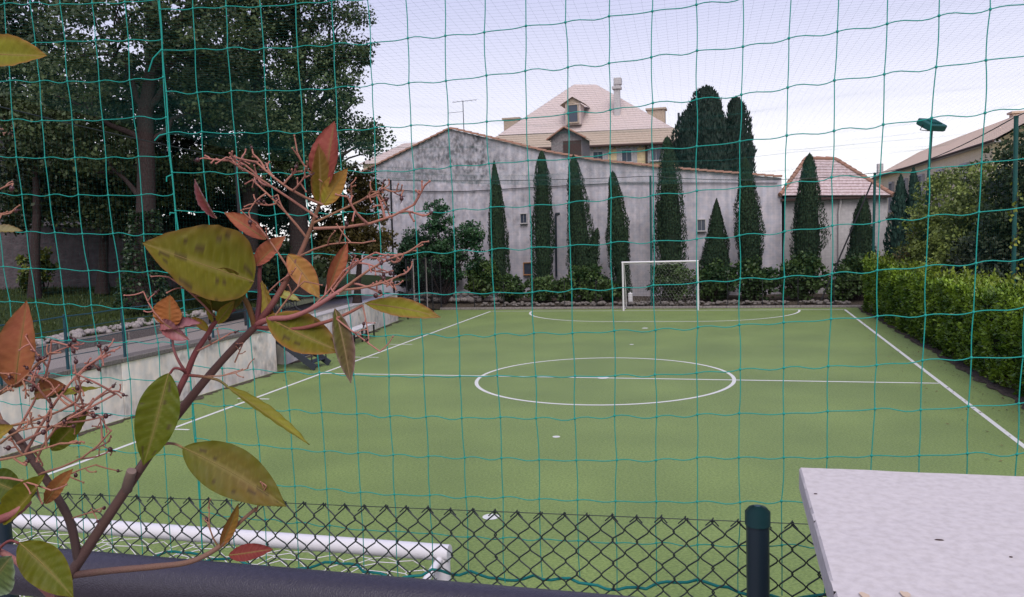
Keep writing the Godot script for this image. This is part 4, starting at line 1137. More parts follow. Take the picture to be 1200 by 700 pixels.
func build_pitch_netting() -> void:
	var G := "net poles round the pitch"
	var bl := Vector3(-12.42, 6.05, -17.0); var bm := Vector3(-.38, 5.68, -17.0); var br := Vector3(8.58, 5.38, -17.0)
	pole("net_pole", "dark slim net pole at the far left corner of the pitch", "pole", Vector3(-12.5, 0, -17), bl, .045, M.dark_iron, G)
	pole("net_pole", "dark net pole straight behind the far goal", "pole", Vector3(-.43, 0, -17), bm, .045, M.green_paint, G)
	pole("net_pole", "dark net pole at the far right corner with a leaning brace", "pole", Vector3(8.5, 0, -17), br, .055, M.green_paint, G)
	var bp := thing("pole_brace", "thin leaning brace propping the far right net pole", "brace", at_z(960, 358, -16.9))
	var bs := Shape.new(); bs.tube([at_z(960, 358, -16.9), at_z(1022, 214, -16.95)], .032, 7); put("bar", bs, M.dark_iron, bp)
	var rp := Vector3(9.3, 5.79, -2.35)
	pole("net_pole", "tall green net pole near the right edge of the picture", "pole", Vector3(9.3, 0, -2.3), rp, .05, M.green_paint, G)
	var lpole := Vector3(-9.9, 5.7, -.6)
	pole("net_pole", "dark net pole standing on the walkway by the steps at the left", "pole", Vector3(-9.9, 1.1, -.64), lpole, .045, M.dark_iron, G)
	# creeper on the right-hand pole
	var cr := thing("creeper", "yellow-green creeper climbing the right-hand net pole", "climbing plant", Vector3(9.3, 1.4, -2.3))
	var cs := Shape.new(); var cl := Shape.new(); var pts := []
	for k in 26:
		var y := 1.3 + .12 * k; pts.append(Vector3(9.3 + .07 * sin(k * .9), y, -2.3 + .07 * cos(k * .9)))
		for j in 4:
			var d := (rand_dir() + Vector3.DOWN * .3).normalized()
			cl.leaf(pts[k] + rand_dir() * .05, d, d.cross(rand_dir()).normalized(), .10, .04, Color(.08, .11, .02).lerp(Color(.24, .26, .04), rng.randf()))
	cs.tube(pts, .008, 5); put("stem", cs, M.bark, cr); put("leaves", cl, M.leaves, cr)
	# the fine netting that closes the pitch at the back, the sides and overhead
	var nt := thing("pitch_netting", "fine dark green netting stretched behind the pitch, along its sides and overhead", "netting", Vector3(0, 5, 0))
	var fr := Vector3(9.6, 7.2, 16.9); var fl := Vector3(-9.9, 7.2, 16.9)
	var sheets := [["back_net", bl, bm, Vector3(-12.5, 1.1, -17), Vector3(-.43, 1.1, -17), 100, 40, .10], ["back_net", bm, br, Vector3(-.43, 1.1, -17), Vector3(8.5, 1.1, -17), 74, 38, .22],
		["side_net", br, rp, Vector3(8.5, 1.6, -17), Vector3(9.3, 1.9, -2.35), 120, 32, .25], ["side_net", rp, fr, Vector3(9.3, 1.9, -2.35), Vector3(9.6, 1.9, 16.9), 150, 36, .25],
		["side_net", bl, lpole, Vector3(-12.5, 1.6, -17), Vector3(-9.9, 2.2, -.6), 130, 32, .25], ["side_net", lpole, fl, Vector3(-9.9, 2.2, -.6), Vector3(-9.9, 2.2, 16.9), 140, 36, .25],
		["roof_net", fl, fr, bl, br, 150, 270, .35]]
	for q in sheets:
		var s := Shape.new()
		var a: Vector3 = q[1]; var b: Vector3 = q[2]; var c: Vector3 = q[3]; var d: Vector3 = q[4]
		var nu: int = q[5]; var nv: int = q[6]; var sag: float = q[7]
		var roof: bool = q[0] == "roof_net"
		var f := func(u: float, v: float) -> Vector3:
			var p := a.lerp(b, u).lerp(c.lerp(d, u), v)
			var w := 4.0 * u * (1.0 - u) * (1.0 - v) if not roof else 4.0 * u * (1.0 - u)
			p.y -= sag * w
			if roof: p.y -= .5 * 4.0 * v * (1.0 - v) * (.7 + .5 * fbm(p.x * 9, p.z * 9))
			return p
		var r := .0007
		for k in nu + 1:
			var pts2 := []
			for j in 7: pts2.append(f.call(k / float(nu), j / 6.0))
			s.tube(pts2, r, 3, false)
		for k in nv + 1:
			var pts3 := []
			for j in 11: pts3.append(f.call(j / 10.0, k / float(nv)))
			s.tube(pts3, r, 3, false)
		put(q[0], s, M.fine_net, nt, "stuff")
		if not roof:
			var h := Shape.new(); var hp := []
			for j in 13: hp.append(f.call(j / 12.0, 0.0))
			h.tube(hp, .014, 5); put("head_rope", h, M.wire, nt)

func build_goals() -> void:
	for g in 2:
		var sgn := -1.0 if g == 0 else 1.0
		var z := sgn * TURF_HALF_LENGTH; var cx := .07
		var t := thing("football_goal", "white football goal at the far end before the cypresses" if g == 0 else "near white football goal seen from behind, its crossbar just past the chain-link fence", "goal", Vector3(cx, 0, z), "white goals of the pitch")
		for s in [-1.0, 1.0]:
			var p := Shape.new(); p.tube([Vector3(cx + s * 1.54, 0, z), Vector3(cx + s * 1.54, 2.04, z)], .04, 12); p.ball(Vector3(cx + s * 1.54, 2.04, z), Vector3.ONE * .04); put("post", p, M.white_paint, t)
			var st := Shape.new()
			st.tube([Vector3(cx + s * 1.54, 2.02, z), Vector3(cx + s * 1.54, 1.97, z + sgn * .45), Vector3(cx + s * 1.54, 1.1, z + sgn * .85), Vector3(cx + s * 1.54, .04, z + sgn * 1.0)], .018, 7); put("stanchion", st, M.white_paint, t)
			var bs := Shape.new(); bs.tube([Vector3(cx + s * 1.54, .03, z), Vector3(cx + s * 1.54, .03, z + sgn * 1.0)], .018, 7); put("ground_bar", bs, M.white_paint, t)
		var cb := Shape.new(); cb.tube([Vector3(cx - 1.58, 2.04, z), Vector3(cx + 1.58, 2.04, z)], .04, 14); put("crossbar", cb, M.white_paint, t)
		var rb := Shape.new(); rb.tube([Vector3(cx - 1.54, .03, z + sgn * 1.0), Vector3(cx + 1.54, .03, z + sgn * 1.0)], .018, 7); put("ground_bar", rb, M.white_paint, t)
		# hexagonal white net over the back and the two sides
		var n := Shape.new(); var nr := .0014 if g == 0 else .0026
		var prof := [Vector2(0, 2.0), Vector2(.45, 1.96), Vector2(.85, 1.1), Vector2(1.0, .04)]
		var fb := func(u: float, v: float) -> Vector3:
			var k := v * 3.0; var i := mini(int(k), 2); var q: Vector2 = prof[i].lerp(prof[i + 1], k - i)
			var sagv := .05 * sin(u * PI) * sin(v * PI)
			return Vector3(cx - 1.54 + 3.08 * u, q.y - sagv - .04 * sin(u * 40.0) * sin(v * 9.0), z + sgn * (q.x - sagv))
		var nu := 22 ; var nv := 26
		for j in nv:
			for i in nu:
				var o := .5 if j % 2 else 0.0
				var a: Vector3 = fb.call(clampf((i + o) / nu, 0, 1), (j + .33) / nv); var b: Vector3 = fb.call(clampf((i + o) / nu, 0, 1), (j + .0) / nv)
				var c: Vector3 = fb.call(clampf((i + o + .5) / nu, 0, 1), (j + 1.0) / nv); var d: Vector3 = fb.call(clampf((i + o - .5) / nu, 0, 1), (j + 1.0) / nv)
				n.tube([b, a], nr, 4, false); n.tube([a, c], nr, 4, false); n.tube([a, d], nr, 4, false)
		for s in [-1.0, 1.0]:
			for k in 14:
				var h := .1 + .14 * k
				var reach := .0
				for e in 3:
					if h <= prof[e].y and h >= prof[e + 1].y: reach = lerpf(prof[e].x, prof[e + 1].x, (prof[e].y - h) / (prof[e].y - prof[e + 1].y))
				var pts := []
				for j in 5: pts.append(Vector3(cx + s * (1.54 - .03 * sin(j * 1.6 + k)), h + .02 * sin(j * 2.0 + k), z + sgn * reach * j / 4.0))
				n.tube(pts, nr, 4, false)
			for k in 8:
				var x := .12 * (k + 1); var hi := 1.96
				for e in 3:
					if x >= prof[e].x and x <= prof[e + 1].x: hi = lerpf(prof[e].y, prof[e + 1].y, (x - prof[e].x) / (prof[e + 1].x - prof[e].x))
				n.tube([Vector3(cx + s * 1.54, .04, z + sgn * x), Vector3(cx + s * 1.52, hi * .5, z + sgn * x), Vector3(cx + s * 1.54, hi, z + sgn * x)], nr, 4, false)
		put("net", n, M.white_rope, t, "stuff")

func build_near_fence() -> void:
	var z := NET_Z + .015
	var fence := thing("chain_link_fence", "dark chain-link fence mesh in front of the near goal", "fence", Vector3(2, 1.9, z))
	# every wire zigzags down the mesh and hooks into its neighbours at the bends
	var w := .0334; var h := .0655
	var n := 134
	for k in n:
		var x := .15 + w * k
		var top := 2.738 + .0195 * (x - .8)
		var s := Shape.new(); var pts := []
		var rows := 26
		var jx := rng.randf_range(-.003, .003)
		for j in rows:
			var e := 1.0 if ((j + k) % 2 == 0) else -1.0
			var px := x + e * w * .5 * (1.04 if j > 0 else .98)
			var py := top - j * h * .5 + rng.randf_range(-.002, .002)
			var pz := z + e * .0022 * (1 if k % 2 else -1)
			# rounded bend: three points round each hook
			pts.append(Vector3(px - e * .004 + jx, py + .006, pz)); pts.append(Vector3(px + jx, py, pz)); pts.append(Vector3(px - e * .004 + jx, py - .006, pz))
		s.tube(pts, .0023, 5)
		# twisted end above the line wire
		var p0: Vector3 = pts[0]
		if k % 2 == 0: s.tube([p0 + Vector3(-.016, -.016, .004), p0 + Vector3(0, -.001, .004), p0 + Vector3(.004, .004, 0), p0 + Vector3(.002, -.001, -.004), p0 + Vector3(.018, -.019, -.003)], .0019, 5)
		put("wire", s, M.wire, fence)
	var lw := Shape.new()
	lw.tube([Vector3(-.2, 2.722, z), Vector3(.58, 2.738, z), Vector3(1.8, 2.7605, z), Vector3(3.0, 2.784, z), Vector3(4.8, 2.819, z)], .0013, 5); put("line_wire", lw, M.wire, fence)
	pole("fence_post", "navy round fence post with a domed cap beside the stone slab", "post", Vector3(3.02, 1.9, z + .03), Vector3(3.02, 2.818, z + .03), .029, M.navy_paint, "posts of the chain-link fence")
	pole("fence_post", "navy round fence post at the lower left edge behind the red-leaved shrub", "post", Vector3(.588, 1.9, z + .03), Vector3(.588, 2.752, z + .03), .029, M.navy_paint, "posts of the chain-link fence")
	var hr := thing("handrail", "thick dark grey painted pipe handrail along the bottom of the view", "handrail", Vector3(1.2, 1.9, 17.8))
	var hs := Shape.new(); hs.tube([Vector3(-2.2, 2.879, 17.8), Vector3(.5, 2.879, 17.8), Vector3(3.4, 2.879, 17.8)], .05, 24); put("pipe", hs, M.pipe_paint, hr)
	for x in [-1.6, 3.3]:
		var s := Shape.new(); s.tube([Vector3(x, 1.9, 17.8), Vector3(x, 2.84, 17.8)], .03, 12); put("upright", s, M.pipe_paint, hr)
	# capstone of the terrace wall
	var c := thing("stone_capped_wall", "pale rough stone slab capping a terrace wall at the lower right", "wall", Vector3(3.9, 1.9, 18))
	var wl := Shape.new(); wl.box(Vector3(4.4, 2.43, 18.3), Vector3(1.0, .53, .85)); put("wall", wl, M.slab_side, c)
	var st := SurfaceTool.new()
	var cs := Shape.new()
	var x0 := 3.107; var x1 := 5.4; var z0 := 17.2; var z1 := 19.0; var y := 3.0; var th := .05
	# top as a slightly uneven sheet with a worn arris
	var f := func(i: int, j: int) -> Vector3:
		var px := lerpf(x0 + .004, x1, pow(i / 46.0, 1.5)); var pz := lerpf(z0 + .004, z1, j / 46.0)
		return Vector3(px, y + .0016 * fbm(px * 160, pz * 160) + .0008 * fbm(px * 900, pz * 900), pz)
	for i in 46:
		for j in 46:
			cs.quad(f.call(i, j + 1), f.call(i + 1, j + 1), f.call(i + 1, j), f.call(i, j))
	for j in 46:
		var a: Vector3 = f.call(0, j); var b: Vector3 = f.call(0, j + 1)
		var q := .005 + .006 * fbm(j * 60.0, 1)
		cs.quad(Vector3(x0, y - q, a.z), Vector3(x0, y - q, b.z), b, a)
		cs.quad(Vector3(x0, y - th, a.z), Vector3(x0, y - th, b.z), Vector3(x0, y - q, b.z), Vector3(x0, y - q, a.z))
		var a2: Vector3 = f.call(j, 0); var b2: Vector3 = f.call(j + 1, 0)
		cs.quad(Vector3(b2.x, y - .004, z0), Vector3(a2.x, y - .004, z0), a2, b2)
		cs.quad(Vector3(b2.x, y - th, z0), Vector3(a2.x, y - th, z0), Vector3(a2.x, y - .004, z0), Vector3(b2.x, y - .004, z0))
	cs.quad(Vector3(x0, y - th, z0), Vector3(x1, y - th, z0), Vector3(x1, y - th, z1), Vector3(x0, y - th, z1))
	put("cap_slab", cs, M.slab_stone, c)
	# two rust stains, a few dark chips
	for q in [[1013, 697, .011], [1060, 696, .012]]:
		var s := Shape.new(); var p := on_ground(q[0], q[1], y + .0022)
		for k in 9:
			var a0 := TAU * k / 9.0; var a1 := TAU * (k + 1) / 9.0
			var r0: float = q[2] * (1.0 + .8 * fbm(k * 90.0, q[0])); var r1: float = q[2] * (1.0 + .8 * fbm(((k + 1) % 9) * 90.0, q[0]))
			s.face(p, p + Vector3(cos(a1) * r1 * .55, 0, sin(a1) * r1 * .9), p + Vector3(cos(a0) * r0 * .55, 0, sin(a0) * r0 * .9))
		put("rust_stain", s, M.rust, c)
	for q in [[1101, 633, .008], [956, 579, .004], [1185, 653, .003]]:
		var s := Shape.new(); var p := on_ground(q[0], q[1], y + .001)
		s.ball(p, Vector3(q[2], .0014, q[2] * .32), Color.WHITE, 4, 8); put("chip", s, M.dark_speck, c)

func net_point(right: bool, c: float, r: float) -> Vector3:
	c /= 10.0; r /= 10.0
	if right:
		return Vector3(1.2995 + 1.1405 * c + .0005 * r - .0073 * c * c - .023 * c * r + .0499 * r * r + .0017 * c * c * c - .0081 * c * c * r + .0035 * c * r * r - .0241 * r * r * r,
			4.2628 - .1031 * c - 1.2275 * r + .0767 * c * c + .0395 * c * r + .023 * r * r - .0101 * c * c * c - .0093 * c * c * r - .0098 * c * r * r - .0006 * r * r * r, NET_Z)
	return Vector3(.7197 + 1.0942 * c + .1426 * c * c + .067 * c * r + .0285 * r * r - .0874 * c * c * c - .0441 * c * c * r - .0859 * c * r * r + .0326 * r * r * r,
		4.3335 - .0981 * c - 1.1959 * r + .0244 * c * c + .0697 * c * r - .0583 * r * r + .0108 * c * c * c + .0508 * c * c * r - .0485 * c * r * r + .0715 * r * r * r, NET_Z)
func build_safety_net() -> void:
	for side in 2:
		var right := side == 0
		var t := thing("safety_net", "teal knotted safety net of square meshes hung across the whole view" if right else "narrow left panel of teal safety net joined along a knotted seam", "net", Vector3(2.2, 1.9, NET_Z), "safety nets behind the near goal")
		var c0 := 0 if right else -9; var c1 := 29 if right else 5
		var r0 := -6; var r1 := 14 if right else 13
		var K := {}
		for c in range(c0, c1 + 1):
			for r in range(r0, r1 + 1):
				# beyond the measured meshes the net simply carries on at an even pitch
				var cc := clampf(c, 0 if right else -1, 21 if right else 5); var rc := clampf(r, 0, 13 if right else 9)
				var p := net_point(right, cc, rc)
				p += (net_point(right, cc, rc) - net_point(right, cc - 1.0 if cc > 0 else cc + 1.0, rc)) * (1.0 if cc > 0 else -1.0) * (c - cc)
				p.y += -(r - rc) * .1185
				p += Vector3(rng.randf_range(-.0028, .0028), rng.randf_range(-.0035, .0035), rng.randf_range(-.004, .004))
				if r == r1: p.y = 2.552 + .022 * (p.x - 1.5) + .012 * sin(c * 1.9) + rng.randf_range(-.008, .008)
				K[Vector2i(c, r)] = p
		if not right:   # the seam: the last column follows the right net's first cord
			for r in range(r0, r1 + 1):
				var p: Vector3 = K[Vector2i(c1, r)]
				var f := (4.2628 - p.y) / .12
				p.x = net_point(true, 0, clampf(f, 0, 13)).x - .004
				K[Vector2i(c1, r)] = p
		for c in range(c0, c1 + 1):
			var s := Shape.new(); var pts := []
			for r in range(r0, r1):
				var a: Vector3 = K[Vector2i(c, r)]; var b: Vector3 = K[Vector2i(c, r + 1)]
				var bow := rng.randf_range(-.0025, .0025)
				for k in 4: pts.append(a.lerp(b, k / 4.0) + Vector3(bow * sin(k * PI / 4.0), 0, .0))
			pts.append(K[Vector2i(c, r1)])
			var thick := .0023 if (right and c == 0) else .0014
			s.tube(pts, thick, 6)
			for r in range(r0, r1): s.ball(K[Vector2i(c, r)], Vector3(.0038, .0042, .0038), Color.WHITE, 4, 6)
			put("upright_cord", s, M.cord, t)
		for r in range(r0, r1):
			var s := Shape.new(); var pts := []
			for c in range(c0, c1):
				var a: Vector3 = K[Vector2i(c, r)]; var b: Vector3 = K[Vector2i(c + 1, r)]
				var e := rng.randf_range(.0005, .0048)
				for k in 6:
					var f := k / 6.0
					pts.append(a.lerp(b, f) + Vector3(0, sin(f * TAU) * e - .002 * sin(f * PI), 0))
			pts.append(K[Vector2i(c1, r)])
			s.tube(pts, .0014, 6)
			put("cross_cord", s, M.cord, t)
		var rope := Shape.new(); var rp := []
		for c in range(c0, c1):
			var a: Vector3 = K[Vector2i(c, r1)]; var b: Vector3 = K[Vector2i(c + 1, r1)]
			for k in 4: rp.append(a.lerp(b, k / 4.0) + Vector3(0, .004 * sin(k * PI / 2.0 + c), .02 * sin(c * 1.3)))
		rope.tube(rp, .0042, 7); put("foot_rope", rope, M.rope, t)
		if not right:
			var tails := Shape.new()
			for q in [[190, 57, 174, 84], [198, 156, 181, 165], [201, 205, 195, 213], [205, 250, 199, 252]]:
				var a := at_z(q[0], q[1], NET_Z); var b := at_z(q[2], q[3], NET_Z + .012)
				tails.tube([a, a.lerp(b, .5) + Vector3(-.004, .004, .006), b], .0022, 5)
			put("loose_tails", tails, M.cord, t)

# ---------------------------------------------------------------- the red-tipped shrub close to the lens
func px(u: float, v: float, d: float) -> Vector3:
	return at(u, v, d)
func stem_through(parent: Node, called: String, knots: Array, r0: float, r1: float, c0: Color, c1: Color) -> Array:
	# knots are [u, v, distance]; a smooth curve is laid through them
	var k3: Array[Vector3] = []
	for k in knots: k3.append(px(k[0], k[1], k[2]))
	var pts := []; var rr := []
	for k in k3.size() - 1:
		var p0 := k3[maxi(k - 1, 0)]; var p1 := k3[k]; var p2 := k3[k + 1]; var p3 := k3[mini(k + 2, k3.size() - 1)]
		for j in 5:
			pts.append(p1.cubic_interpolate(p2, p0, p3, j / 5.0))
	pts.append(k3[k3.size() - 1])
	for k in pts.size(): rr.append(lerpf(r0, r1, k / float(pts.size() - 1)) * (1.0 + .10 * fbm(k * 190.0, r0 * 9e4)))
	var s := Shape.new(); s.tube(pts, rr, 9, true, c0, c1)
	put(called, s, M.stem, parent)
	return pts
func big_leaf(parent: Node, base: Vector3, tip: Vector3, face_dir: Vector3, width: float, curl: float, fold: float, ca: Color, cb: Color, edge: Color, shape_ := .42, spots := 0.0, twist := 0.0) -> void:
	# a blade swept along its midrib: two halves folded on the rib, scalloped between the side veins
	var s := Shape.new()
	var ax := (tip - base); var l := ax.length(); ax = ax / l
	var nn := (face_dir - ax * face_dir.dot(ax)).normalized()
	var sd := ax.cross(nn).normalized()
	var NL := 64; var NW := 6
	var seedv := base.x * 531.0 + base.y * 977.0
	var grid := []
	for i in NL + 1:
		var f := i / float(NL)
		var w := width * .5 * pow(sin(PI * pow(f, shape_ / .5 * .86)), .82) * (1.0 if f < .86 else 1.0 - .25 * (f - .86) / .14)
		w = maxf(w, .0006)
		var tw := twist * f
		var sd2 := sd * cos(tw) + nn * sin(tw); var nn2 := nn * cos(tw) - sd * sin(tw)
		var mid := base + ax * l * f + nn * (curl * l * (f * f - f) * -1.0) + sd * .02 * l * sin(f * 3.0 + seedv)
		var row := []
		for j in range(-NW, NW + 1):
			var g := j / float(NW)
			var vein := sin(f * 46.0 - absf(g) * 7.0) * .0005 * absf(g)
			var ruff := fbm(seedv + f * 160.0, g * 60.0) * .14 * w * absf(g)
			row.append(mid + sd2 * (w * g * cos(fold * absf(g))) + nn2 * (absf(g) * w * sin(fold) + vein + ruff))
		grid.append(row)
	var W := NW * 2 + 1
	for i in NL + 1:
		for j in W:
			var g := (j - NW) / float(NW); var f := i / float(NL)
			var a: Vector3 = grid[mini(i + 1, NL)][j] - grid[maxi(i - 1, 0)][j]; var b: Vector3 = grid[i][mini(j + 1, W - 1)] - grid[i][maxi(j - 1, 0)]
			var n2 := b.cross(a).normalized()
			if n2.dot(nn) < 0: n2 = -n2
			var t := clampf(.45 + .45 * fbm(seedv + f * 40.0, g * 26.0, 7) + .30 * (f - .5), 0, 1)
			var col := ca.lerp(cb, t)
			col = col.lerp(edge, pow(absf(g), 5.0) * .65 + .5 * pow(f, 9.0))
			if j == NW: col = col.lerp(Color(.24, .19, .07), .35)
			col *= 1.0 + .035 * sin(f * 46.0 - absf(g) * 7.0) + .10 * fbm(seedv + f * 420.0, g * 300.0, 3)
			var vn := pow(absf(cos(PI * (f * 13.0 - absf(g) * 1.7 + .3 * sin(seedv)))), 14.0) * (1.0 - absf(g)) * (.0 if absf(g) < .05 else 1.0)
			col = col.lerp(Color(.22, .20, .07).lerp(col * 1.6, .6), vn * .38)
			if spots > 0.0 and fbm(seedv + f * 90.0 + g * 60.0, g * 240.0 - f * 120.0, 31) > .50 - spots * .24: col = col.lerp(Color(.045, .028, .014), .75)
			col.a = 1.0
			s.vert(grid[i][j], n2, Vector2(g, f), col)
	for i in NL:
		for j in W - 1:
			var k := i * W + j
			s.tri(k, k + 1, k + W + 1); s.tri(k, k + W + 1, k + W)
	var rib := []
	for i in range(0, NL, 4): rib.append((grid[i][NW] as Vector3))
	var o := put("leaf", s, M.photinia, parent)
	var rs := Shape.new(); var rr := []
	for i in rib.size(): rr.append(lerpf(.0009, .0002, i / float(rib.size() - 1)))
	rs.tube(rib, rr, 5, false, Color(.20, .15, .05).lerp(edge, .3))
	var ro := put("midrib", rs, M.stem, o)
	ro.position = Vector3.ZERO
func panicle(parent: Node, a: Vector3, b: Vector3, r: float, depth: int, col: Color, berries: Shape, twigs: Shape) -> void:
	# a bare flower head: a stalk that forks again and again, a dark bud at some tips
	var l := a.distance_to(b)
	var d := (b - a) / l
	var pts := []; var rr := []
	var bend := rand_dir() * l * .10
	for k in 5:
		var f := k / 4.0
		pts.append(a.lerp(b, f) + bend * sin(f * PI)); rr.append(lerpf(r, r * .6, f))
	twigs.tube(pts, rr, 6, true, col, col.lerp(Color(.42, .17, .13), .5))
	if depth == 0:
		if rng.randf() < .26:
			var br := rng.randf_range(.0016, .0028)
			berries.ball(b, Vector3(br, br * 1.15, br), Color.WHITE, 5, 7)
			for q in 4: berries.tube([b + d * br * .8, b + d * (br + .0025) + rand_dir() * .0016], .0004, 4)
		else: twigs.ball(b, Vector3.ONE * r * 1.25, col, 4, 6)
		return
	var n := 2 + depth + rng.randi() % 2
	for k in n:
		var f := lerpf(.30, 1.0, (k + 1) / float(n)); var o: Vector3 = a.lerp(b, f) + bend * sin(f * PI)
		var e := (d * .7 + rand_dir() * .9).normalized()
		panicle(parent, o, o + e * l * rng.randf_range(.20, .40), r * .78, depth - 1, col.lerp(Color(.36, .12, .11), .15), berries, twigs)
func build_photinia() -> void:
	var foot := at(62, 1050, .95); foot.y = 1.9
	var t := thing("photinia_shrub", "red-tipped evergreen shrub with bare pink twigs close in front at the left", "shrub", foot)
	var wood := Color(.078, .052, .048); var wood2 := Color(.115, .068, .060); var red := Color(.145, .040, .042); var pink := Color(.34, .15, .14)
	stem_through(t, "stem", [[30, 1040, .97], [50, 800, .95], [68, 700, .94], [91, 660, .94], [150, 570, .95], [205, 490, .96], [258, 425, .97], [298, 384, .97]], .0078, .0040, wood, Color(.105, .052, .046))
	stem_through(t, "stem", [[91, 655, .94], [82, 612, .93], [62, 575, .92], [42, 545, .91], [14, 506, .90], [-20, 480, .9]], .0050, .0036, wood, wood2)
	stem_through(t, "cut_stub", [[148, 575, .95], [151, 562, .945], [154, 552, .94]], .0065, .0055, wood, Color(.22, .16, .13))
	stem_through(t, "stem", [[163, 552, .95], [190, 505, .94], [206, 465, .93], [219, 438, .93]], .0042, .0036, wood2, red)
	stem_through(t, "stem", [[219, 438, .93], [228, 415, .93], [243, 392, .94], [252, 378, .94], [275, 362, .95]], .0036, .0024, red, red)
	stem_through(t, "stem", [[88, 674, .94], [130, 669, .92], [185, 664, .91], [225, 658, .90], [258, 640, .90], [275, 618, .90], [300, 596, .90]], .0042, .0018, wood2, Color(.22, .12, .08))
	stem_through(t, "stem", [[60, 700, .9], [40, 680, .88], [15, 655, .87], [-15, 640, .86]], .0035, .003, pink, pink)
	stem_through(t, "stem", [[-12, 612, .88], [10, 605, .88], [24, 597, .88], [33, 588, .89]], .0052, .004, red, pink)
	# the head of the main stem divides
	stem_through(t, "branch", [[298, 384, .97], [318, 358, .97], [332, 335, .98], [348, 305, .98], [360, 278, .99], [372, 245, .99], [382, 215, .99]], .0042, .0020, Color(.12, .035, .038), Color(.17, .09, .05))
	stem_through(t, "branch", [[300, 380, .97], [318, 374, .96], [340, 372, .95], [365, 362, .94], [392, 345, .93], [412, 332, .93]], .0038, .0020, Color(.24, .08, .08), pink)
	stem_through(t, "branch", [[300, 384, .97], [322, 385, .96], [352, 385, .95], [380, 378, .94], [402, 370, .94], [425, 358, .94]], .0028, .0016, red, Color(.26, .10, .07))
	stem_through(t, "branch", [[298, 382, .97], [292, 362, .965], [284, 346, .96], [276, 335, .955]], .0036, .0026, Color(.14, .06, .03), Color(.20, .13, .04))
	stem_through(t, "branch", [[300, 380, .97], [304, 350, .98], [304, 318, .99], [308, 300, .99]], .0034, .002, Color(.10, .03, .035), red)
	stem_through(t, "petiole", [[219, 438, .93], [210, 425, .925], [203, 408, .92], [202, 392, .92]], .0018, .0013, red, pink)
	stem_through(t, "petiole", [[219, 438, .93], [212, 433, .92], [204, 432, .92], [199, 438, .92]], .0018, .0013, red, red)
	stem_through(t, "petiole", [[221, 440, .93], [240, 442, .92], [256, 446, .92], [266, 453, .92]], .0018, .0014, red, Color(.12, .12, .03))
	stem_through(t, "petiole", [[185, 523, .95], [196, 520, .93], [206, 521, .92], [214, 525, .91]], .0017, .0013, pink, Color(.2, .13, .05))
	stem_through(t, "petiole", [[-5, 650, .86], [2, 640, .86], [12, 634, .86], [22, 637, .86]], .0016, .0013, red, red)
	# leaves: base, tip, width, curl, fold, inner, outer and edge colours
	var olive := Color(.078, .076, .007); var olive2 := Color(.112, .098, .009); var green := Color(.065, .085, .008); var yg := Color(.20, .19, .022)
	var orange := Color(.27, .105, .040); var coral := Color(.28, .080, .062); var dusk := Color(.17, .035, .032); var brown := Color(.13, .065, .02); var lilac := Color(.33, .18, .20)
	var n := -look.z * -1.0   # towards the lens
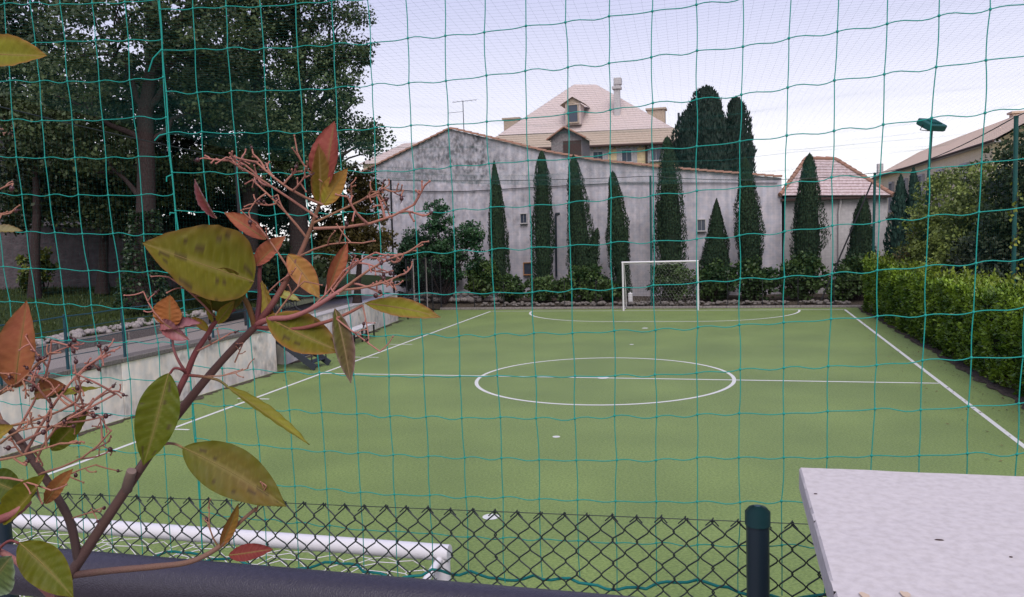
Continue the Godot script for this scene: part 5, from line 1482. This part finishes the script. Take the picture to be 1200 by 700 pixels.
	var L := [
		[297, 331, .955, 167, 284, .90, .100, .10, .34, olive, olive2, brown, .40, .5, Vector3(.1, .55, 1)],
		[291, 336, .955, 224, 345, .93, .052, .05, .18, olive, green, brown, .5, .0, Vector3(-.1, -.2, 1)],
		[383, 222, .99, 391, 142, .985, .046, .05, .55, dusk, coral, dusk, .5, .0, Vector3(-.35, .1, 1)],
		[376, 242, .99, 372, 168, .98, .030, -.06, .5, olive2, brown, coral, .45, .0, Vector3(.5, .1, 1)],
		[378, 240, .99, 408, 198, .985, .026, .06, .3, yg, orange, orange, .45, .0, Vector3(.3, .4, 1)],
		[20, 455, .90, 29, 352, .885, .047, .03, .45, orange, coral, brown, .45, .0, Vector3(.1, .1, 1)],
		[198, 384, .92, 200, 346, .915, .036, .02, .4, orange, Color(.30, .10, .03), orange, .5, .0, Vector3(0, .15, 1)],
		[186, 388, .92, 236, 378, .91, .026, -.14, .8, lilac, Color(.26, .10, .13), dusk, .5, .0, Vector3(0, .8, .8)],
		[188, 377, .92, 222, 398, .905, .022, .18, .5, dusk, lilac, dusk, .5, .0, Vector3(0, -.2, 1)],
		[199, 438, .92, 166, 545, .90, .046, .10, .22, green, olive, green, .5, .3, Vector3(.25, .1, 1)],
		[214, 525, .91, 335, 594, .89, .054, .10, .16, green, brown, olive, .5, .4, Vector3(.1, .5, 1)],
		[266, 453, .92, 362, 522, .895, .020, .10, .5, olive2, yg, olive, .5, .0, Vector3(.45, .8, .5)],
		[428, 355, .94, 516, 373, .93, .024, .10, .3, yg, olive2, coral, .55, .0, Vector3(0, .4, 1)],
		[312, 372, .96, 400, 412, .94, .050, .06, .3, olive, olive2, orange, .55, .2, Vector3(0, .5, 1)],
		[391, 362, .94, 412, 449, .93, .026, .04, .5, green, Color(.10, .05, .04), Color(.22, .12, .15), .55, .2, Vector3(.3, .1, 1)],
		[338, 298, .98, 374, 350, .97, .030, .06, .4, orange, Color(.28, .20, .04), coral, .5, .0, Vector3(.1, .2, 1)],
		[384, 340, .94, 408, 284, .935, .022, .05, .6, orange, coral, dusk, .5, .0, Vector3(.5, .1, 1)],
		[300, 312, .99, 334, 276, .98, .026, .05, .5, coral, orange, coral, .5, .0, Vector3(.1, .4, 1)],
		[298, 320, .99, 290, 280, .98, .020, .05, .5, coral, lilac, coral, .5, .0, Vector3(-.4, .2, 1)],
		[312, 280, .99, 262, 250, .98, .024, .05, .5, coral, orange, dusk, .5, .0, Vector3(0, .5, 1)],
		[254, 256, .98, 228, 210, .97, .018, .12, .9, dusk, Color(.08, .03, .05), lilac, .5, .0, Vector3(-.4, .0, 1)],
		[306, 330, .985, 322, 390, .975, .020, .06, .5, yg, orange, orange, .5, .0, Vector3(-.3, .1, 1)],
		[250, 380, .94, 246, 340, .935, .013, .05, .7, yg, olive2, orange, .5, .0, Vector3(-.5, .1, 1)],
		[245, 388, .94, 224, 372, .935, .012, .06, .6, yg, orange, olive2, .5, .0, Vector3(0, .5, 1)],
		[255, 380, .94, 274, 352, .935, .016, .06, .5, yg, olive2, orange, .5, .0, Vector3(.3, .3, 1)],
		[256, 362, .955, 204, 308, .94, .020, -.08, .9, Color(.25, .27, .20), Color(.20, .22, .16), Color(.3, .3, .26), .5, .0, Vector3(.6, .5, .5)],
		[322, 345, .98, 352, 352, .97, .014, .05, .5, yg, Color(.3, .3, .14), orange, .5, .0, Vector3(0, .7, .7)],
		[-30, 62, .93, 55, 65, .92, .046, .05, .35, Color(.16, .16, .016), olive2, orange, .45, .0, Vector3(0, .35, 1)],
		[-18, 270, .9, 27, 270, .89, .016, -.10, .6, Color(.28, .25, .17), olive2, brown, .5, .0, Vector3(0, .7, .7)],
		[60, 528, .91, 104, 478, .90, .030, .05, .4, green, olive, olive, .5, .0, Vector3(.2, .4, 1)],
		[36, 468, .9, 118, 454, .89, .014, .06, .3, yg, olive2, yg, .5, .0, Vector3(0, .8, .6)],
		[40, 462, .895, 78, 452, .89, .026, .06, .5, brown, dusk, brown, .5, .2, Vector3(0, .4, 1)],
		[22, 637, .86, 86, 700, .85, .040, .12, .25, olive, green, olive2, .5, .0, Vector3(.4, .4, 1)],
		[4, 615, .88, 52, 555, .87, .040, -.12, .7, olive2, green, yg, .5, .0, Vector3(-.5, .1, 1)],
		[52, 590, .9, 86, 550, .89, .018, .05, .4, orange, brown, orange, .5, .0, Vector3(.2, .2, 1)],
		[-14, 560, .9, 30, 580, .89, .040, .05, .4, green, Color(.035, .05, .02), green, .5, .0, Vector3(0, .3, 1)],
		[-20, 690, .84, 14, 652, .83, .045, .05, .3, Color(.08, .12, .07), green, Color(.16, .2, .14), .5, .0, Vector3(.4, .1, 1)],
		[260, 642, .9, 278, 590, .89, .016, .06, .6, orange, olive2, brown, .5, .0, Vector3(.5, .1, 1)],
		[268, 650, .9, 320, 645, .89, .020, .08, .4, dusk, Color(.14, .03, .03), dusk, .5, .0, Vector3(0, .5, 1)],
		[-16, 520, .9, 16, 498, .89, .022, .06, .5, yg, orange, olive2, .5, .0, Vector3(0, .4, 1)]]
	for q in L:
		var fd: Vector3 = look * (q[14] as Vector3)
		big_leaf(t, px(q[0], q[1], q[2]), px(q[3], q[4], q[5]), fd, q[6], q[7], q[8], q[9], q[10], q[11], q[12], q[13])
	# bare flower heads
	var heads := [
		[378, 240, .99, 300, 190, .96, .0017, 2], [372, 255, .99, 268, 188, .96, .0017, 2], [360, 280, .99, 300, 215, .97, .0015, 2], [366, 262, .99, 452, 222, .97, .0015, 2], [368, 268, .99, 485, 240, .96, .0020, 2], [380, 215, .99, 348, 178, .97, .0013, 1],
		[384, 350, .94, 440, 296, .92, .0015, 2], [402, 340, .93, 470, 322, .91, .0015, 2], [360, 364, .94, 402, 318, .93, .0013, 1], [320, 374, .96, 356, 330, .95, .0012, 1], [290, 355, .965, 262, 322, .95, .0012, 1], [230, 412, .93, 268, 392, .92, .0011, 1], [340, 318, .98, 300, 262, .97, .0013, 1],
		[10, 500, .9, 90, 470, .87, .0016, 2], [-10, 540, .89, 70, 520, .87, .0016, 2], [-15, 470, .9, 40, 430, .88, .0015, 2], [20, 520, .9, 135, 462, .88, .0016, 1], [0, 560, .88, 60, 575, .87, .0013, 1],
		[395, 345, .93, 466, 300, .91, .0016, 2], [412, 332, .93, 448, 345, .92, .0013, 1], [352, 300, .98, 425, 285, .95, .0012, 1],
		[425, 358, .94, 432, 395, .93, .0010, 1], [392, 372, .94, 445, 412, .92, .0011, 1],
		[252, 372, .94, 198, 325, .92, .0012, 1], [200, 385, .92, 168, 342, .91, .0011, 1], [312, 345, .985, 340, 322, .97, .0010, 1],
		[30, 530, .9, 100, 430, .88, .0016, 2], [40, 545, .91, 118, 465, .89, .0014, 2], [20, 505, .9, 60, 400, .88, .0014, 2], [5, 500, .9, -10, 420, .88, .0013, 2], [45, 556, .91, 130, 505, .89, .0013, 2], [60, 572, .92, 112, 545, .91, .0012, 1], [0, 520, .89, 60, 500, .87, .0013, 2],
		[-20, 240, .9, 15, 215, .89, .0011, 1], [-20, 245, .9, 12, 250, .89, .0011, 1], [78, 610, .93, 118, 600, .91, .001, 1],
		[255, 640, .9, 245, 596, .89, .0009, 1], [300, 600, .9, 312, 570, .89, .0009, 1], [220, 440, .93, 290, 432, .92, .0009, 1], [275, 425, .97, 285, 402, .96, .0009, 1]]
	for h in heads:
		var tw := Shape.new(); var be := Shape.new()
		panicle(t, px(h[0], h[1], h[2]), px(h[3], h[4], h[5]), h[6] * 1.08, h[7], Color(.33, .145, .125).lerp(Color(.23, .13, .07), rng.randf()), be, tw)
		var o := put("twig", tw, M.stem, t)
		if be.v.size() > 0:
			var bo := put("berries", be, M.berry, o, "stuff")
			bo.position = Vector3.ZERO
